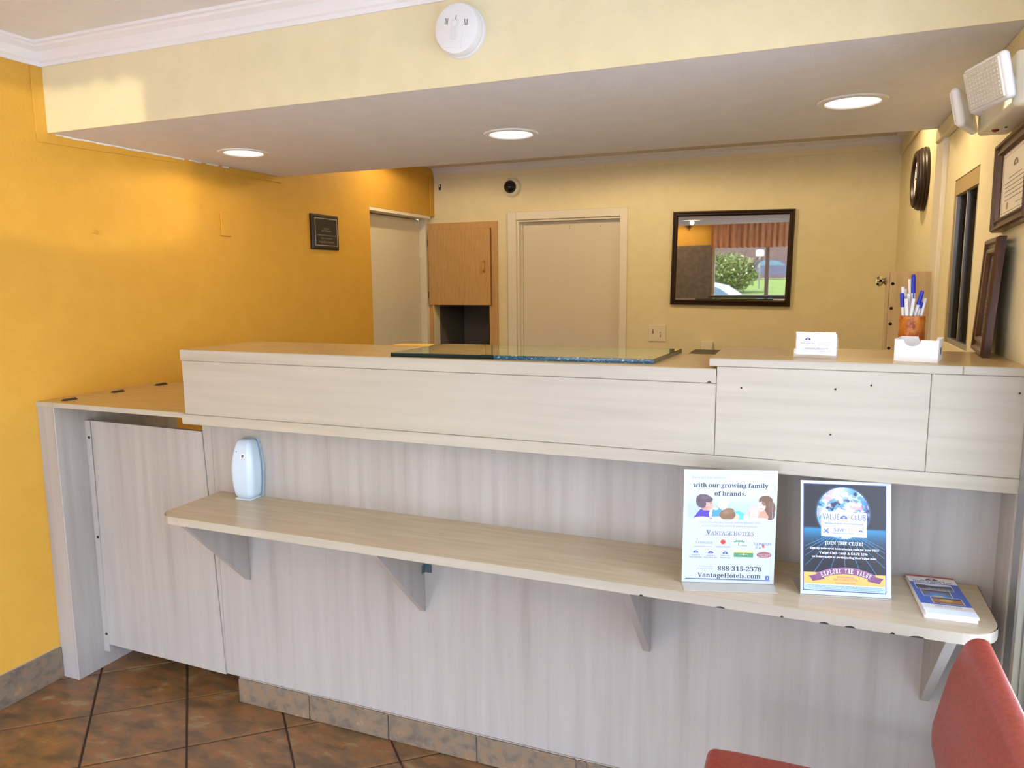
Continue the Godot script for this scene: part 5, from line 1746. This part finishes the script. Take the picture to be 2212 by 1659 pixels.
# ------------------------------------------------------------------ the street the mirror shows
func build_outside():
	struct("ground_street", box(Vector3(-60, -0.30, ZW + 0.3), Vector3(70, -0.12, 70), 0.0), M.asphalt, self, "grey asphalt of the car park outside")
	struct("ground_walkway", box(Vector3(XR + 0.13, -0.24, -8.0), Vector3(16, -0.06, ZW + 0.29), 0.0), mat("dcdad6", 0.9), self, "pale sunlit concrete walkway outside the storefront")
	var bk := struct("ground_lawn", prism(PackedVector2Array([Vector2(20, -0.12), Vector2(21, 0.55), Vector2(34, 1.1), Vector2(52, 1.35), Vector2(70, 1.4), Vector2(70, -0.12)]), -50, 60, Transform3D(Basis(Vector3.BACK, Vector3.UP, Vector3.RIGHT), Vector3.ZERO)), M.grass, self, "grass bank across the car park")
	obj("kerb", box(Vector3(-50, -0.12, 19.6), Vector3(60, 0.42, 20.2), 0.03), mat("c9c6c0", 0.8), bk)
	obj("road", box(Vector3(-50, 1.42, 53), Vector3(60, 1.45, 62), 0.0), mat("bdbab6", 0.9), bk)
	var bd := thing("far_building", "long brown brick building across the street, seen in the mirror", "building", Vector3(5, 1.2, 72))
	obj("wall", box(Vector3(-60, -1.5, 0), Vector3(60, 9.0, 6), 0.0), M.brick_far, bd)
	obj("roof", box(Vector3(-60.5, 9.0, -0.6), Vector3(60.5, 9.5, 6.5), 0.0), mat("5b4f4c", 0.9), bd)
	for i in 14:
		if i > 4 and i < 8:
			continue
		var w := obj("window", box(Vector3(-54 + i * 8.2, 2.0, -0.08), Vector3(-51 + i * 8.2, 4.6, 0.02), 0.02), mat("cfcfc8", 0.6), bd)
		obj("pane", box(Vector3(-53.85 + i * 8.2, 2.15, -0.12), Vector3(-51.15 + i * 8.2, 4.45, -0.082), 0.0), mat("3f4652", 0.1), w)
	# small notice board on a post
	var sg := thing("notice_sign", "small white notice board on a post by the lawn, seen in the mirror", "sign", Vector3(0.17, 0.9, 30))
	obj("board", box(Vector3(-0.185, 1.60, 0), Vector3(0.185, 1.89, 0.04), 0.01), M.paper, sg)
	obj("post", box(Vector3(-0.04, -0.2, 0.045), Vector3(0.04, 1.88, 0.10), 0.005), M.alu, sg)
	var nt := new_st()
	add_text(nt, "TEXAS", "Droid Sans", true, 0.0, 1.78, 0.30, Transform3D(Basis(Vector3.UP, PI), Vector3(0, 0, -0.003)))
	obj("lettering", nt, M.ink_blue, sg)
	car("parked_car", "white parked sedan outside the lobby window, seen in the mirror", Vector3(-0.56, -0.12, 15.6), M.car_white)
	car("parked_car", "dark grey car parked beyond the lawn, seen in the mirror", Vector3(-0.55, 1.45, 57.0), M.car_grey)
	# big flowering bush: stems and thousands of leaves
	var bu := thing("bush", "large leafy flowering bush on the lawn, seen in the mirror", "bush", Vector3(-1.0, 0.75, 27.0))
	var rng := RandomNumberGenerator.new()
	rng.seed = 3
	var stems := new_st()
	for i in 14:
		var a := rng.randf() * TAU
		add_tube(stems, [Vector3(cos(a) * 0.1, -0.1, sin(a) * 0.1), Vector3(cos(a) * 0.7, 0.7, sin(a) * 0.6), Vector3(cos(a) * 1.5, 1.3 + rng.randf() * 0.7, sin(a) * 1.2)], 0.02, 6)
	obj("stem", stems, mat("5b4632", 0.9), bu)
	var leaf := new_st()
	for s in [-1.0, 1.0]:
		tri(leaf, Vector3(0, 0, 0), Vector3(s * 0.028, 0.07, 0.012), Vector3(0, 0.15, 0), Vector3(s * 0.3, 0.1, 0.9).normalized())
	for kind in 2:
		var mm := MultiMesh.new()
		mm.transform_format = MultiMesh.TRANSFORM_3D
		mm.mesh = leaf.commit()
		var count := 3600 if kind == 0 else 420
		mm.instance_count = count
		for i in count:
			var d := Vector3(rng.randfn(), rng.randfn(), rng.randfn()).normalized()
			var rr := pow(rng.randf(), 0.4)
			var p := Vector3(d.x * 1.35, 0.95 + d.y * 0.9, d.z * 1.2) * Vector3(rr, 1, rr)
			p.y = 0.95 + d.y * 0.9 * rr
			var b := Basis.from_euler(Vector3(rng.randf() * TAU, rng.randf() * TAU, rng.randf() * TAU)).scaled(Vector3.ONE * (0.8 + rng.randf() * 0.7))
			mm.set_instance_transform(i, Transform3D(b, p))
		var mi := MultiMeshInstance3D.new()
		mi.name = "leaves" if kind == 0 else "flowers"
		mi.multimesh = mm
		mi.material_override = M.leaf if kind == 0 else mat("e6dcae", 0.7)
		mi.set_meta("kind", "stuff")
		bu.add_child(mi, true)

func car(called: String, label: String, at: Vector3, paint: Material):
	var c := thing(called, label, "car", at)
	var side := PackedVector2Array([Vector2(-2.25, 0.32), Vector2(-2.28, 0.62), Vector2(-2.2, 0.88), Vector2(-1.75, 0.96), Vector2(-1.25, 1.36), Vector2(-0.75, 1.47), Vector2(0.25, 1.47), Vector2(0.70, 1.36), Vector2(1.25, 0.99), Vector2(1.95, 0.88), Vector2(2.22, 0.68), Vector2(2.24, 0.34), Vector2(1.85, 0.24), Vector2(-1.9, 0.24)])
	obj("body", prism(side, -0.82, 0.82), paint, c)
	var gl := new_st()
	for z in [[-0.835, -0.821], [0.821, 0.835]]:
		add_prism(gl, PackedVector2Array([Vector2(-1.45, 0.99), Vector2(-1.10, 1.32), Vector2(-0.72, 1.40), Vector2(-0.28, 1.41), Vector2(-0.28, 0.99)]), z[0], z[1])
		add_prism(gl, PackedVector2Array([Vector2(-0.20, 0.99), Vector2(-0.20, 1.41), Vector2(0.22, 1.40), Vector2(0.60, 1.30), Vector2(1.05, 0.99)]), z[0], z[1])
	obj("window", gl, M.car_glass, c)
	for x in [-1.38, 1.38]:
		for z in [-0.80, 0.80]:
			obj("wheel", lathe([Vector2(0.0, 0.02), Vector2(0.2, 0.02), Vector2(0.31, 0.06), Vector2(0.32, 0.14), Vector2(0.31, 0.2), Vector2(0.0, 0.2)], Transform3D(Basis(Vector3.RIGHT, Vector3(0, 0, -signf(z)), Vector3(0, signf(z), 0)), Vector3(x, 0.32, z + signf(z) * 0.05)), 24), M.rubber, c)
	obj("lamp", box(Vector3(2.10, 0.66, -0.78), Vector3(2.245, 0.78, 0.78), 0.02), M.card_white, c)
